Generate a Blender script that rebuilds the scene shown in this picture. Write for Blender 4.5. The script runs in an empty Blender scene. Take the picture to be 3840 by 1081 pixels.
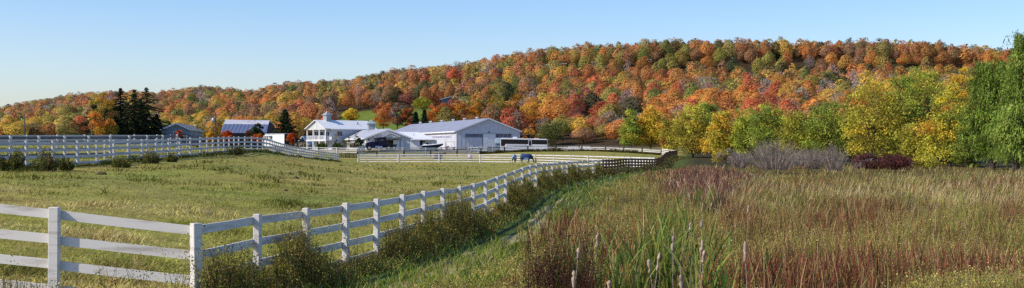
import bpy, math, random
import numpy as np
from mathutils import Vector, Matrix, Euler

F, HZ, CAMZ = 4600.0, 565.0, 2.4          # focal length (photo pixels), horizon row, eye height above the pasture
PI = math.pi
scene = bpy.context.scene
COL = scene.collection
random.seed(5)
R = np.random.default_rng(11)

def wx(px, d): return (px - 1920.0) * d / F
def wz(py, d): return CAMZ + (HZ - py) * d / F

# ------------------------------------------------------------------ materials
def new_mat(name):
    m = bpy.data.materials.new(name); m.use_nodes = True
    nt = m.node_tree; nt.nodes.clear()
    out = nt.nodes.new('ShaderNodeOutputMaterial')
    return m, nt, out

def N(nt, t, **kw):
    n = nt.nodes.new(t)
    for k, v in kw.items():
        if k.startswith('i_'): n.inputs[k[2:].replace('_', ' ')].default_value = v
        else: setattr(n, k, v)
    return n

def ramp(nt, fac, stops):
    r = nt.nodes.new('ShaderNodeValToRGB')
    e = r.color_ramp.elements
    while len(e) < len(stops): e.new(0.5)
    for k, (p, c) in enumerate(stops):
        e[k].position = p; e[k].color = (c[0], c[1], c[2], 1)
    nt.links.new(fac, r.inputs['Fac'])
    return r.outputs['Color']

def mixc(nt, a, b, fac, mode='MIX'):
    m = nt.nodes.new('ShaderNodeMix'); m.data_type = 'RGBA'; m.blend_type = mode
    for s, v in ((0, fac), (6, a), (7, b)):
        if hasattr(v, 'is_linked') or hasattr(v, 'links'): nt.links.new(v, m.inputs[s])
        elif s == 0: m.inputs[0].default_value = v
        else: m.inputs[s].default_value = (v[0], v[1], v[2], 1)
    return m.outputs[2]

def noise(nt, scale, detail=4, vec=None, rough=0.6, stretch=None):
    n = N(nt, 'ShaderNodeTexNoise'); n.inputs['Scale'].default_value = scale
    n.inputs['Detail'].default_value = detail; n.inputs['Roughness'].default_value = rough
    if vec is None:
        tc = N(nt, 'ShaderNodeTexCoord'); vec = tc.outputs['Object']
    if stretch:
        mp = N(nt, 'ShaderNodeMapping'); mp.inputs['Scale'].default_value = stretch
        nt.links.new(vec, mp.inputs['Vector']); vec = mp.outputs['Vector']
    nt.links.new(vec, n.inputs['Vector'])
    return n.outputs['Fac']

def paint(name, col, col2=None, rough=0.6, scale=3.0, stretch=None, metal=0.0, bump=0.0, amount=(0.35, 0.7), spec=0.3):
    m, nt, out = new_mat(name)
    b = N(nt, 'ShaderNodeBsdfPrincipled'); b.inputs['Roughness'].default_value = rough
    b.inputs['Metallic'].default_value = metal; b.inputs['Specular IOR Level'].default_value = spec
    col2 = col2 or tuple(c * 0.8 for c in col)
    f = noise(nt, scale, 5, stretch=stretch)
    c = ramp(nt, f, [(amount[0], col2), (amount[1], col)])
    nt.links.new(c, b.inputs['Base Color'])
    if bump:
        bp = N(nt, 'ShaderNodeBump'); bp.inputs['Strength'].default_value = bump
        nt.links.new(f, bp.inputs['Height']); nt.links.new(bp.outputs['Normal'], b.inputs['Normal'])
    nt.links.new(b.outputs[0], out.inputs['Surface'])
    return m

def ribbed(name, col, col2, axis=(1, 0, 0), period=0.3, rough=0.5, dark=0.82, metal=0.0, spec=0.4):
    """sheet metal or board siding: ribs across 'axis', with weathered patches"""
    m, nt, out = new_mat(name)
    b = N(nt, 'ShaderNodeBsdfPrincipled'); b.inputs['Roughness'].default_value = rough; b.inputs['Metallic'].default_value = metal
    b.inputs['Specular IOR Level'].default_value = spec
    tc = N(nt, 'ShaderNodeTexCoord')
    d = N(nt, 'ShaderNodeVectorMath', operation='DOT_PRODUCT'); d.inputs[1].default_value = axis
    nt.links.new(tc.outputs['Object'], d.inputs[0])
    mu = N(nt, 'ShaderNodeMath', operation='MULTIPLY'); mu.inputs[1].default_value = 2 * PI / period
    nt.links.new(d.outputs['Value'], mu.inputs[0])
    s = N(nt, 'ShaderNodeMath', operation='SINE'); nt.links.new(mu.outputs[0], s.inputs[0])
    g = N(nt, 'ShaderNodeMath', operation='GREATER_THAN'); g.inputs[1].default_value = 0.86
    nt.links.new(s.outputs[0], g.inputs[0])
    f = noise(nt, 0.35, 6)
    f2 = noise(nt, 2.2, 4)
    c = ramp(nt, f, [(0.35, col2), (0.65, col)])
    c = mixc(nt, c, (0.96, 0.96, 0.96), 1.0, 'MULTIPLY')
    c2 = mixc(nt, c, tuple(dark for _ in range(3)), g.outputs[0], 'MULTIPLY')
    v = ramp(nt, f2, [(0.3, (0.86, 0.86, 0.86)), (0.7, (1, 1, 1))])
    c3 = mixc(nt, c2, v, 1.0, 'MULTIPLY')
    nt.links.new(c3, b.inputs['Base Color'])
    bp = N(nt, 'ShaderNodeBump'); bp.inputs['Strength'].default_value = 0.4; bp.inputs['Distance'].default_value = 0.03
    nt.links.new(s.outputs[0], bp.inputs['Height']); nt.links.new(bp.outputs['Normal'], b.inputs['Normal'])
    nt.links.new(b.outputs[0], out.inputs['Surface'])
    return m

def leaf_mat(name, trans=0.3, rough=0.7):
    m, nt, out = new_mat(name)
    a = N(nt, 'ShaderNodeAttribute', attribute_name='Col')
    oi = N(nt, 'ShaderNodeObjectInfo')
    c = mixc(nt, a.outputs['Color'], oi.outputs['Color'], 1.0, 'MULTIPLY')
    d = N(nt, 'ShaderNodeBsdfDiffuse'); t = N(nt, 'ShaderNodeBsdfTranslucent')
    nt.links.new(c, d.inputs['Color']); nt.links.new(c, t.inputs['Color'])
    mx = N(nt, 'ShaderNodeMixShader'); mx.inputs[0].default_value = trans
    nt.links.new(d.outputs[0], mx.inputs[1]); nt.links.new(t.outputs[0], mx.inputs[2])
    nt.links.new(mx.outputs[0], out.inputs['Surface'])
    return m

def glass_mat(name, col=(0.02, 0.025, 0.04), rough=0.08):
    m, nt, out = new_mat(name)
    b = N(nt, 'ShaderNodeBsdfPrincipled'); b.inputs['Roughness'].default_value = rough
    f = noise(nt, 0.9, 2)
    nt.links.new(ramp(nt, f, [(0.3, col), (0.75, tuple(x * 1.9 for x in col))]), b.inputs['Base Color'])
    nt.links.new(b.outputs[0], out.inputs['Surface'])
    return m

M = {}
M['white_board'] = paint('white_board_paint', (0.66, 0.62, 0.57), (0.40, 0.35, 0.30), 0.7, 1.5, (.6, .6, 5), amount=(0.28, 0.50), bump=0.08)
M['white_far'] = paint('white_rail_paint', (0.66, 0.64, 0.62), (0.44, 0.42, 0.41), 0.65, 0.9, (1, 1, 4))
M['grey_board'] = paint('weathered_shaded_board', (0.17, 0.17, 0.20), (0.09, 0.09, 0.11), 0.8, 1.6, (1, 1, 5))  # weathered grey, darkened in the colour to stand in for the boards' shaded side
M['dark_board'] = paint('dark_fence_board', (0.10, 0.09, 0.10), (0.05, 0.045, 0.05), 0.75, 2.0, (1, 1, 4))
M['brown_board'] = paint('bare_brown_board', (0.12, 0.07, 0.042), (0.05, 0.032, 0.022), 0.85, 2.2, (1, 1, 4))
M['siding'] = ribbed('pale_grey_siding', (0.63, 0.64, 0.66), (0.55, 0.56, 0.59), (0.95, 0.3, 0), 0.9, 0.55, 0.86)
M['arena_wall'] = ribbed('arena_steel_siding', (0.58, 0.60, 0.64), (0.51, 0.53, 0.57), (0.9, 0.42, 0), 1.1, 0.5, 0.9)
M['arena_roof'] = ribbed('arena_roof_sheet', (0.36, 0.37, 0.43), (0.29, 0.30, 0.36), (0.32, 0.95, 0), 1.3, 0.5, 0.86, 0.15)
M['white_roof'] = ribbed('white_roof_sheet', (0.93, 0.92, 0.90), (0.84, 0.83, 0.82), (0.68, 0.73, 0), 0.9, 0.45, 0.9)
M['stable_roof'] = ribbed('stable_roof_sheet', (0.46, 0.47, 0.52), (0.38, 0.39, 0.44), (0.35, 0.94, 0), 0.9, 0.5, 0.9)
M['white_trim'] = paint('white_trim', (0.76, 0.76, 0.77), (0.62, 0.62, 0.64), 0.5, 1.5)
M['cupola_wall'] = paint('cupola_louvre', (0.33, 0.38, 0.40), (0.24, 0.28, 0.30), 0.6, 3, (1, 1, 8))
M['cupola_roof'] = paint('cupola_roof_metal', (0.36, 0.41, 0.44), (0.28, 0.32, 0.35), 0.45, 2, metal=0.2)
M['blue_house'] = ribbed('blue_grey_siding', (0.20, 0.25, 0.32), (0.17, 0.21, 0.28), (0, 0, 1), 0.35, 0.6, 0.85)
M['shingle'] = paint('grey_shingles', (0.26, 0.25, 0.26), (0.15, 0.145, 0.15), 0.85, 3.0, bump=0.2)
M['dark_shingle'] = paint('dark_shingles', (0.05, 0.05, 0.06), (0.03, 0.03, 0.035), 0.85, 3.0)
M['barn_roof_hi'] = paint('barn_roof_bleached', (0.66, 0.63, 0.64), (0.38, 0.30, 0.28), 0.55, 0.9, (1, 1, 0.2), amount=(0.25, 0.5))
M['barn_roof_lo'] = ribbed('barn_roof_blue', (0.33, 0.37, 0.54), (0.36, 0.38, 0.50), (0.97, -0.2, 0), 0.8, 0.5, 0.8)
M['barn_wall'] = ribbed('barn_dark_board', (0.05, 0.04, 0.045), (0.03, 0.025, 0.03), (0.4, 0.9, 0), 0.5, 0.85, 0.7)
M['door_pale'] = paint('pale_sliding_door', (0.68, 0.70, 0.72), (0.60, 0.62, 0.65), 0.5, 0.7)
M['door_dark'] = paint('dark_opening', (0.010, 0.009, 0.009), (0.018, 0.016, 0.015), 0.8, 1.0)
M['glass'] = glass_mat('dark_window_glass')
M['pane_pale'] = glass_mat('pale_translucent_panel', (0.22, 0.23, 0.32), 0.3)
M['pane_mid'] = glass_mat('smoky_window_panel', (0.06, 0.06, 0.10), 0.25)
M['navy'] = paint('navy_truck_paint', (0.010, 0.012, 0.045), (0.007, 0.008, 0.028), 0.5, 1.0, spec=0.15)
M['chrome'] = paint('bright_metal', (0.62, 0.62, 0.64), (0.45, 0.45, 0.47), 0.25, 3.0, metal=0.85)
M['tyre'] = paint('black_rubber', (0.015, 0.015, 0.016), (0.025, 0.024, 0.023), 0.85, 6)
M['windscreen'] = glass_mat('pale_blue_windscreen', (0.16, 0.24, 0.30), 0.1)
M['black'] = paint('black_panel', (0.010, 0.010, 0.012), (0.018, 0.016, 0.015), 0.6, 1.2, spec=0.12)
M['gloss_white'] = paint('white_gelcoat', (0.76, 0.77, 0.79), (0.66, 0.67, 0.70), 0.3, 0.8)
M['red'] = paint('red_plastic', (0.35, 0.03, 0.03), (0.25, 0.02, 0.02), 0.4, 3)
M['blue_front'] = paint('pale_blue_cap', (0.40, 0.50, 0.58), (0.33, 0.43, 0.52), 0.35, 1)
M['gate_black'] = paint('black_gate_tube', (0.018, 0.018, 0.022), (0.03, 0.028, 0.03), 0.5, 4)
M['gate_green'] = paint('dark_green_gate_tube', (0.025, 0.055, 0.055), (0.02, 0.035, 0.04), 0.5, 4)
M['pole'] = paint('weathered_pole_wood', (0.12, 0.10, 0.09), (0.07, 0.06, 0.055), 0.85, 2.0, (4, 4, 0.4))
M['galv'] = paint('galvanised_grey', (0.42, 0.44, 0.46), (0.33, 0.34, 0.36), 0.5, 3, metal=0.3)
M['bark'] = paint('bark', (0.10, 0.075, 0.055), (0.045, 0.035, 0.028), 0.9, 2.0, (4, 4, 0.7), bump=0.4)
M['bark_grey'] = paint('grey_bark', (0.17, 0.15, 0.14), (0.08, 0.07, 0.065), 0.9, 2.0, (4, 4, 0.7))
M['leaf'] = leaf_mat('leaves', 0.42)
M['needle'] = leaf_mat('needles', 0.10)
M['grass'] = leaf_mat('grass_blades', 0.35)
M['stem'] = leaf_mat('dry_stems', 0.15)
M['letter'] = paint('black_lettering', (0.03, 0.03, 0.035), (0.06, 0.06, 0.06), 0.6, 8)
M['coat_bay'] = paint('brown_horse_coat', (0.055, 0.03, 0.02), (0.03, 0.018, 0.012), 0.6, 4)
M['coat_dark'] = paint('dark_horse_coat', (0.02, 0.015, 0.013), (0.03, 0.02, 0.016), 0.6, 4)
M['coat_pale'] = paint('grey_horse_coat', (0.42, 0.38, 0.35), (0.3, 0.27, 0.25), 0.6, 4)
M['rug_blue'] = paint('blue_horse_rug', (0.022, 0.065, 0.19), (0.014, 0.04, 0.13), 0.7, 1.7, bump=0.3)
M['rug_pale'] = paint('pale_blue_panel', (0.22, 0.33, 0.45), (0.16, 0.25, 0.37), 0.7, 2.5)
M['rug_navy'] = paint('navy_horse_rug', (0.012, 0.018, 0.06), (0.008, 0.012, 0.04), 0.7, 2)
M['rug_lilac'] = paint('lilac_white_rug', (0.42, 0.36, 0.50), (0.18, 0.14, 0.28), 0.7, 3.5, amount=(0.42, 0.5))
M['fluff'] = paint('cattail_fluff', (0.44, 0.34, 0.24), (0.20, 0.13, 0.085), 0.95, 14, amount=(0.35, 0.6), bump=0.8)
M['cattail_brown'] = paint('brown_cattail', (0.16, 0.10, 0.075), (0.42, 0.34, 0.28), 0.95, 16, amount=(0.4, 0.6), bump=0.8)
M['dirt'] = paint('dirt_clod', (0.12, 0.075, 0.045), (0.06, 0.04, 0.025), 0.95, 5, bump=0.6)
M['dirt_pile'] = M['dirt']

# ------------------------------------------------------------------ objects
WORLD = {}      # object name -> world offset of its local frame (only for unrotated parents)
def off(o): return WORLD.get(o.name, Vector((0, 0, 0))) if o else Vector((0, 0, 0))

def tag(o, label=None, cat=None, group=None, kind=None):
    if label: o['label'] = label
    if cat: o['category'] = cat
    if group: o['group'] = group
    if kind: o['kind'] = kind
    return o

def empty(name, loc, label, cat, group=None, rz=0.0):
    o = bpy.data.objects.new(name, None); COL.objects.link(o)
    o.empty_display_size = 0.3
    o.location = loc; o.rotation_euler = (0, 0, rz)
    WORLD[o.name] = Vector(loc) if abs(rz) < 1e-9 else Vector((0, 0, 0))
    return tag(o, label, cat, group)

def link_mesh(name, me, parent=None):
    o = bpy.data.objects.new(name, me); COL.objects.link(o)
    if parent is not None: o.parent = parent
    return o

def copy_tree(o, parent=None):
    c = o.copy(); COL.objects.link(c)
    if parent is not None: c.parent = parent
    for ch in list(o.children): copy_tree(ch, c)
    return c

class MB:
    """collects simple shapes into one mesh"""
    def __init__(s): s.v = []; s.f = []
    def add(s, vs, fs):
        k = len(s.v); s.v += [tuple(p) for p in vs]; s.f += [tuple(i + k for i in f) for f in fs]; return s
    def hexa(s, O, A, B, C):
        O, A, B, C = map(Vector, (O, A, B, C))
        vs = [O, O + A, O + A + B, O + B, O + C, O + A + C, O + A + B + C, O + B + C]
        fs = [(0, 3, 2, 1), (4, 5, 6, 7), (0, 1, 5, 4), (1, 2, 6, 5), (2, 3, 7, 6), (3, 0, 4, 7)]
        if A.cross(B).dot(C) < 0: fs = [f[::-1] for f in fs]
        return s.add(vs, fs)
    def box(s, c, sz):
        return s.hexa((c[0] - sz[0] / 2, c[1] - sz[1] / 2, c[2] - sz[2] / 2), (sz[0], 0, 0), (0, sz[1], 0), (0, 0, sz[2]))
    def tube(s, pts, rad, n=8, caps=True):
        pts = [Vector(p) for p in pts]
        if not hasattr(rad, '__len__'): rad = [rad] * len(pts)
        k0 = len(s.v)
        for i, p in enumerate(pts):
            t = (pts[min(i + 1, len(pts) - 1)] - pts[max(i - 1, 0)]).normalized()
            up = Vector((0, 0, 1)) if abs(t.z) < 0.9 else Vector((0, 1, 0))
            a = t.cross(up).normalized(); b = t.cross(a).normalized()
            for j in range(n):
                an = 2 * PI * j / n
                s.v.append(tuple(p + (a * math.cos(an) + b * math.sin(an)) * rad[i]))
        for i in range(len(pts) - 1):
            for j in range(n):
                q = (j + 1) % n
                s.f.append((k0 + i * n + j, k0 + i * n + q, k0 + (i + 1) * n + q, k0 + (i + 1) * n + j))
        if caps:
            s.f.append(tuple(k0 + j for j in range(n))[::-1]); s.f.append(tuple(k0 + (len(pts) - 1) * n + j for j in range(n)))
        return s
    def prism(s, prof, O, A, B, C):
        """polygon prof (a, b) in the plane of A and B from O, extruded by C"""
        O, A, B, C = map(Vector, (O, A, B, C)); n = len(prof)
        vs = [O + A * a + B * b for a, b in prof] + [O + A * a + B * b + C for a, b in prof]
        fs = [tuple(range(n))[::-1], tuple(range(n, 2 * n))] + [(i, (i + 1) % n, (i + 1) % n + n, i + n) for i in range(n)]
        return s.add(vs, fs)
    def ball(s, c, r, n=10, m=6, sq=(1, 1, 1), jit=0.0):
        k = len(s.v)
        for i in range(m + 1):
            th = PI * i / m
            for j in range(n):
                ph = 2 * PI * j / n
                q = r * (1 + jit * (random.random() - 0.5))
                s.v.append((c[0] + q * sq[0] * math.sin(th) * math.cos(ph), c[1] + q * sq[1] * math.sin(th) * math.sin(ph), c[2] + q * sq[2] * math.cos(th)))
        for i in range(m):
            for j in range(n):
                p = (j + 1) % n
                s.f.append((k + i * n + j, k + (i + 1) * n + j, k + (i + 1) * n + p, k + i * n + p))
        return s
    def build(s, name, mat, parent=None, smooth=False, bevel=0.0, world=True):
        o0 = off(parent) if world else Vector((0, 0, 0))
        me = bpy.data.meshes.new(name)
        me.from_pydata([(p[0] - o0.x, p[1] - o0.y, p[2] - o0.z) for p in s.v], [], s.f)
        me.materials.append(mat)
        if smooth:
            me.polygons.foreach_set('use_smooth', [True] * len(me.polygons))
        me.update()
        o = link_mesh(name, me, parent)
        WORLD[o.name] = o0
        if bevel:
            md = o.modifiers.new('edge', 'BEVEL'); md.width = bevel; md.segments = 2; md.limit_method = 'ANGLE'
        return o

def np_mesh(name, V, Q, C=None, mat=None):
    """mesh from numpy arrays: V (n,3), Q (m,4) and per-vertex colours C (n,3)"""
    me = bpy.data.meshes.new(name)
    n, m = len(V), len(Q)
    me.vertices.add(n); me.vertices.foreach_set('co', np.ascontiguousarray(V, dtype=np.float32).ravel())
    me.loops.add(m * 4); me.loops.foreach_set('vertex_index', np.ascontiguousarray(Q, dtype=np.int32).ravel())
    me.polygons.add(m); me.polygons.foreach_set('loop_start', np.arange(0, m * 4, 4, dtype=np.int32))
    me.update(calc_edges=True)
    if C is not None:
        a = me.color_attributes.new('Col', 'FLOAT_COLOR', 'POINT')
        cc = np.ones((n, 4), dtype=np.float32); cc[:, :3] = np.clip(C, 0.003, 1)
        a.data.foreach_set('color', cc.ravel())
    if mat: me.materials.append(mat)
    return me

# ------------------------------------------------------------------ numpy noise
def vnoise(x, y, seed=0):
    xi = np.floor(x).astype(np.int64); yi = np.floor(y).astype(np.int64)
    fx = x - xi; fy = y - yi
    fx = fx * fx * (3 - 2 * fx); fy = fy * fy * (3 - 2 * fy)
    def h(a, b):
        q = (a * 374761393 + b * 668265263 + seed * 1442695041) & 0x7fffffff
        q = ((q ^ (q >> 13)) * 1274126177) & 0x7fffffff
        return ((q ^ (q >> 16)) & 0xffff) / 65535.0
    return (h(xi, yi) * (1 - fx) + h(xi + 1, yi) * fx) * (1 - fy) + (h(xi, yi + 1) * (1 - fx) + h(xi + 1, yi + 1) * fx) * fy

def fbm(x, y, seed=0, o=4):
    s = 0; a = 0.5; t = 0
    for k in range(o):
        s = s + a * vnoise(x * 2 ** k, y * 2 ** k, seed + k * 17); t += a; a *= 0.55
    return s / t
# ------------------------------------------------------------------ terrain
FENCE_A = [(735, 850, 18), (966, 814, 21), (1149, 790, 23.5), (1298, 770, 25.5), (1413.5, 754, 27.5), (1510, 737.5, 29.5),
           (1589, 724, 32), (1661, 713, 34.5), (1724, 704, 37), (1775, 694, 39.5), (1821, 682.6, 42.5), (1863, 667, 46),
           (1897, 655, 49.5), (1929, 644, 53), (1959, 632, 57), (1986.5, 623, 61), (2010, 618, 65), (2032, 614.5, 69),
           (2052, 613, 73), (2071, 612, 76.6), (2089, 611, 80), (2108, 609.5, 84), (2126, 608, 88), (2144, 607, 92),
           (2164, 605.5, 96), (2184, 604, 100), (2204, 603, 104), (2224, 602, 108), (2243, 601, 111.5), (2262, 600, 115)]
FENCE_A0 = [(-330, 733, 18.3), (205, 790, 18.1)]
FENCE_B = [(2262, 600, 115), (2302, 599.5, 124), (2353, 595, 136), (2410, 596, 148), (2460, 597, 160), (2480, 590, 171), (2495, 575, 190), (2510, 568, 206), (2539, 565, 235)]
FENCE_L = [(-420, 533, 55), (0, 531, 62.5), (220, 532, 67.8), (354, 532, 71.5), (416, 529, 76.7), (518, 526, 81.5), (612, 523, 86), (755, 517, 95), (900, 514, 113), (960, 514, 119), (990, 519, 123), (1015, 526, 128), (1040, 534, 136), (1068, 542, 146), (1100, 551, 160), (1170, 563, 187), (1270, 577, 215)]
FENCE_L2 = [(-420, 512, 70), (0, 512, 76), (165, 512, 80), (375, 513, 86), (560, 510, 93), (664, 507, 98)]
FENCE_L3 = [(-420, 508, 112), (170, 507, 120), (420, 506, 126), (620, 507, 132), (700, 508, 140)]
FENCE_H = [(1342, 580, 222), (1620, 579, 218), (1900, 579, 213), (2050, 581, 200), (2255, 586, 176), (2455, 592, 159)]
FENCE_D = [(1340, 569, 238), (1413, 567, 243), (1580, 563.6, 248), (1721, 562, 252), (1797, 556, 255), (1874, 551, 258), (1981, 546.6, 262), (2122, 545, 262), (2187, 544, 260), (2255, 545, 258), (2366, 550, 250), (2479, 558, 242)]
FENCE_E = [(2479, 558, 242), (2539, 565, 235.5)]
FENCE_Y = [(1422, 553.5, 264), (1567, 554, 266), (1660, 554.5, 268), (1740, 553.5, 270), (1850, 549, 272)]
FENCE_F = [(1118, 552, 262), (1225, 552, 260), (1338, 556, 258)]
def zb(py, d, h): return wz(py, d) - h
ctrl = []
for p in FENCE_A + FENCE_A0 + FENCE_B: ctrl.append((p[0], p[2], zb(p[1], p[2], 1.4)))
for p in FENCE_L + FENCE_L2 + FENCE_L3 + FENCE_H: ctrl.append((p[0], p[2], zb(p[1], p[2], 1.4)))
for p in FENCE_D: ctrl.append((p[0], p[2], zb(p[1], p[2], 1.3)))
for p in FENCE_Y + FENCE_F: ctrl.append((p[0], p[2], zb(p[1], p[2], 1.3)))
ctrl += [(1700, 22, -.2), (1900, 22, -.3), (2300, 22, -.5), (3000, 22, -.55), (3900, 22, -.5), (5500, 22, -.5), (-3000, 22, .3), (-3000, 60, 1.4),
         (2250, 50, -.25), (2600, 50, -.45), (3300, 50, -.5), (3900, 50, -.45), (5500, 50, -.4), (2500, 95, -.3), (3000, 95, -.3), (3900, 95, -.2), (5500, 95, -.2),
         (2620, 160, -.1), (3000, 160, 0), (3900, 160, .1), (5500, 160, .3), (2700, 240, 1.2), (3300, 240, 1.0), (3900, 240, 1.0), (5500, 240, 1.4),
         (-1000, 6, .1), (1000, 6, -.1), (2000, 6, -.3), (4000, 6, -.5), (-3000, 6, .2), (6500, 6, -.5),
         (300, 30, .35), (900, 30, .05), (0, 45, 1.0), (500, 45, .75), (900, 45, .45), (1300, 45, .15), (1600, 45, .1), (800, 70, 1.3), (1100, 70, .8), (1400, 70, .45), (1700, 70, .3),
         (1100, 110, 1.35), (1300, 110, .8), (1600, 110, .45), (1900, 110, .3), (1300, 160, .6), (1700, 160, .3), (2100, 160, .2), (1977, 200, .42),
         (1640, 232, .62), (1760, 236, .66), (1100, 300, 2.3), (1300, 280, 2.4), (1450, 275, 2.45), (1600, 290, 2.45), (1850, 290, 2.5), (1750, 350, 2.55), (2000, 330, 2.5), (2250, 300, 2.6), (2450, 290, 2.6),
         (1000, 290, 2.4), (820, 260, 2.7), (660, 300, 4.2), (300, 300, 4.0), (0, 250, 3.6), (-1500, 250, 3.6), (-3000, 250, 3.6), (850, 380, 3.2), (1200, 380, 3.2)]
ctrl = np.array(ctrl, dtype=float)
_u = np.stack([ctrl[:, 0] / 480.0, 3.2 * np.log(ctrl[:, 1])], 1)
_, _ix = np.unique(np.round(_u, 2), axis=0, return_index=True)
_u = _u[_ix]; _zc = ctrl[_ix, 2]
def _ker(a, b): return np.sqrt(((a[:, None, :] - b[None]) ** 2).sum(2) + 0.02)
_w = np.linalg.solve(np.block([[_ker(_u, _u) + 1e-3 * np.eye(len(_u)) * -1, np.ones((len(_u), 1))], [np.ones((1, len(_u))), np.zeros((1, 1))]]), np.append(_zc, 0))

def interp(x, xs, ys): return np.interp(x, xs, ys)
RID = [(-3000, 420), (-600, 420), (0, 393), (150, 366), (300, 338), (500, 333), (600, 335), (740, 311), (830, 314), (950, 331), (1040, 300), (1240, 288), (1310, 282), (1430, 256), (1570, 238), (1700, 226), (1940, 196), (2090, 178), (2310, 165), (2530, 155), (3000, 157), (3430, 155), (3560, 168), (3700, 178), (3900, 190), (7000, 230)]
RPX = [p[0] for p in RID]; RPY = [p[1] for p in RID]
def ridge_d(px): return interp(px, [-3000, 0, 700, 1400, 2400, 3800, 7000], [1750, 1500, 1250, 1020, 820, 760, 740])
def foot_d(px): return interp(px, [-3000, 1400, 2000, 2600, 3800, 7000], [420, 425, 405, 330, 300, 300])
def foot_z(px): return interp(px, [-3000, 1000, 1400, 2000, 2600, 3800, 7000], [5, 4.6, 4.5, 4, 3.2, 2.6, 3])
def hill_z(px, d):
    d1, d0, z0 = ridge_d(px), foot_d(px), foot_z(px)
    z1 = CAMZ + (HZ - interp(px, RPX, RPY)) * d1 / F - 13.0
    t = (d - d0) / (d1 - d0)
    lin = interp(t, [0, .15, .84, .93, 1, 1.10, 3], [0, .10, .66, .96, 1, 1.11, 1.11])
    lin2 = interp(t, [0, .3, .5, .9, 1, 1.2, 3], [0, .24, .46, .93, 1, 1.10, 1.10])
    k = np.clip((px - 1800) / 700, 0, 1)
    return z0 + (z1 - z0) * (lin * k + lin2 * (1 - k)) * (t > 0)

GPX = np.arange(-3400, 7301, 32.0); GLD = np.arange(math.log(3.0), math.log(2900.0), 0.019)
_PX, _LD = np.meshgrid(GPX, GLD, indexing='ij')
_D = np.exp(_LD)
_P = np.stack([_PX.ravel() / 480.0, 3.2 * np.minimum(_LD.ravel(), math.log(430))], 1)
_Z = np.concatenate([_ker(c, _u) @ _w[:-1] + _w[-1] for c in np.array_split(_P, 24)]).reshape(_PX.shape)
_wh = np.clip((_D - (foot_d(_PX) - 45)) / 70.0, 0, 1); _wh = _wh * _wh * (3 - 2 * _wh)
GZ = _Z * (1 - _wh) + hill_z(_PX, _D) * _wh
_X = (_PX - 1920) * _D / F
GZ = GZ + (fbm(_X / 3.0, _D / 3.0, 3) - 0.5) * 0.10 * np.clip((_D - 20) / 20, 0, 1) + (fbm(_X / 30.0, _D / 30.0, 8) - 0.5) * 4 * _wh

def H(x, y):
    """ground height at world x, y (bilinear on the terrain grid)"""
    x = np.asarray(x, float); y = np.maximum(np.asarray(y, float), 3.01)
    u = np.clip(((1920 + F * x / y) - GPX[0]) / 32.0, 0, len(GPX) - 1.001); v = np.clip((np.log(y) - GLD[0]) / 0.019, 0, len(GLD) - 1.001)
    i = u.astype(int); j = v.astype(int); fu = u - i; fv = v - j
    return (GZ[i, j] * (1 - fu) + GZ[i + 1, j] * fu) * (1 - fv) + (GZ[i, j + 1] * (1 - fu) + GZ[i + 1, j + 1] * fu) * fv
def Hf(x, y): return float(H(x, y))
def at(px, d): x = wx(px, d); return Vector((x, d, Hf(x, d)))

_fa = sorted([(p[2], p[0]) for p in FENCE_A + FENCE_B[1:]])
def fence_px(d): return np.interp(d, [p[0] for p in _fa] + [330], [p[1] for p in _fa] + [2640])
def fence_off(x, d):
    """metres to the right of the near pasture fence (positive: marsh side)"""
    o = x - (fence_px(d) - 1920) * d / F
    return np.where(d < 17.8, np.where(x < -4.6, (17.9 - d), np.hypot(o * 0.7, 17.9 - d)), o)

# ground colours per grid vertex
def zone_colour(x, d):
    n = len(x); px = 1920 + F * x / d
    o = fence_off(x, d)
    n1 = fbm(x / 6, d / 6, 21); n2 = fbm(x / 1.4, d / 1.4, 22)
    past = np.outer(1 - n1, [.34, .27, .10]) + np.outer(n1, [.19, .23, .045])
    marsh = np.outer(1 - n1, [.13, .09, .04]) + np.outer(n1, [.13, .12, .04])
    verge = np.array([.07, .11, .025])
    k = np.clip(o / 0.5 + .5, 0, 1)[:, None]; g = np.clip((o - 2.4) / 1.6, 0, 1)[:, None]
    c = past * (1 - k) + (verge * (1 - g) + marsh * g) * k
    # yard: pale gravel around the buildings
    yard = np.clip((d - 272) / 8, 0, 1) * np.clip((395 - d) / 20, 0, 1) * np.clip((px - 1120) / 60, 0, 1) * np.clip((2260 - px) / 60, 0, 1)
    c = c * (1 - yard[:, None]) + np.array([.26, .235, .20]) * yard[:, None]
    tr = np.clip((d - 150) / 30, 0, 1) * np.clip((px - 2560) / 40, 0, 1)
    c = c * (1 - tr[:, None]) + np.array([.05, .045, .02]) * tr[:, None]
    far = np.clip((d - foot_d(px) + 30) / 40, 0, 1)[:, None]
    c = c * (1 - far) + np.array([.05, .035, .02]) * far
    md = meadow_mask(px, d)[:, None]
    c = c * (1 - md) + np.array([.13, .19, .03]) * md
    return c
def meadow_mask(px, d):
    a = np.clip((px - 1240) / 20, 0, 1) * np.clip((1690 - px) / 30, 0, 1) * np.clip((d - 470) / 10, 0, 1) * np.clip((690 - (px - 1300) * .12 - d) / 12, 0, 1)
    b = np.clip((px - 1935) / 20, 0, 1) * np.clip((2045 - px) / 20, 0, 1) * np.clip((d - 375) / 10, 0, 1) * np.clip((435 - d) / 12, 0, 1)
    return np.maximum(a, b)

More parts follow.
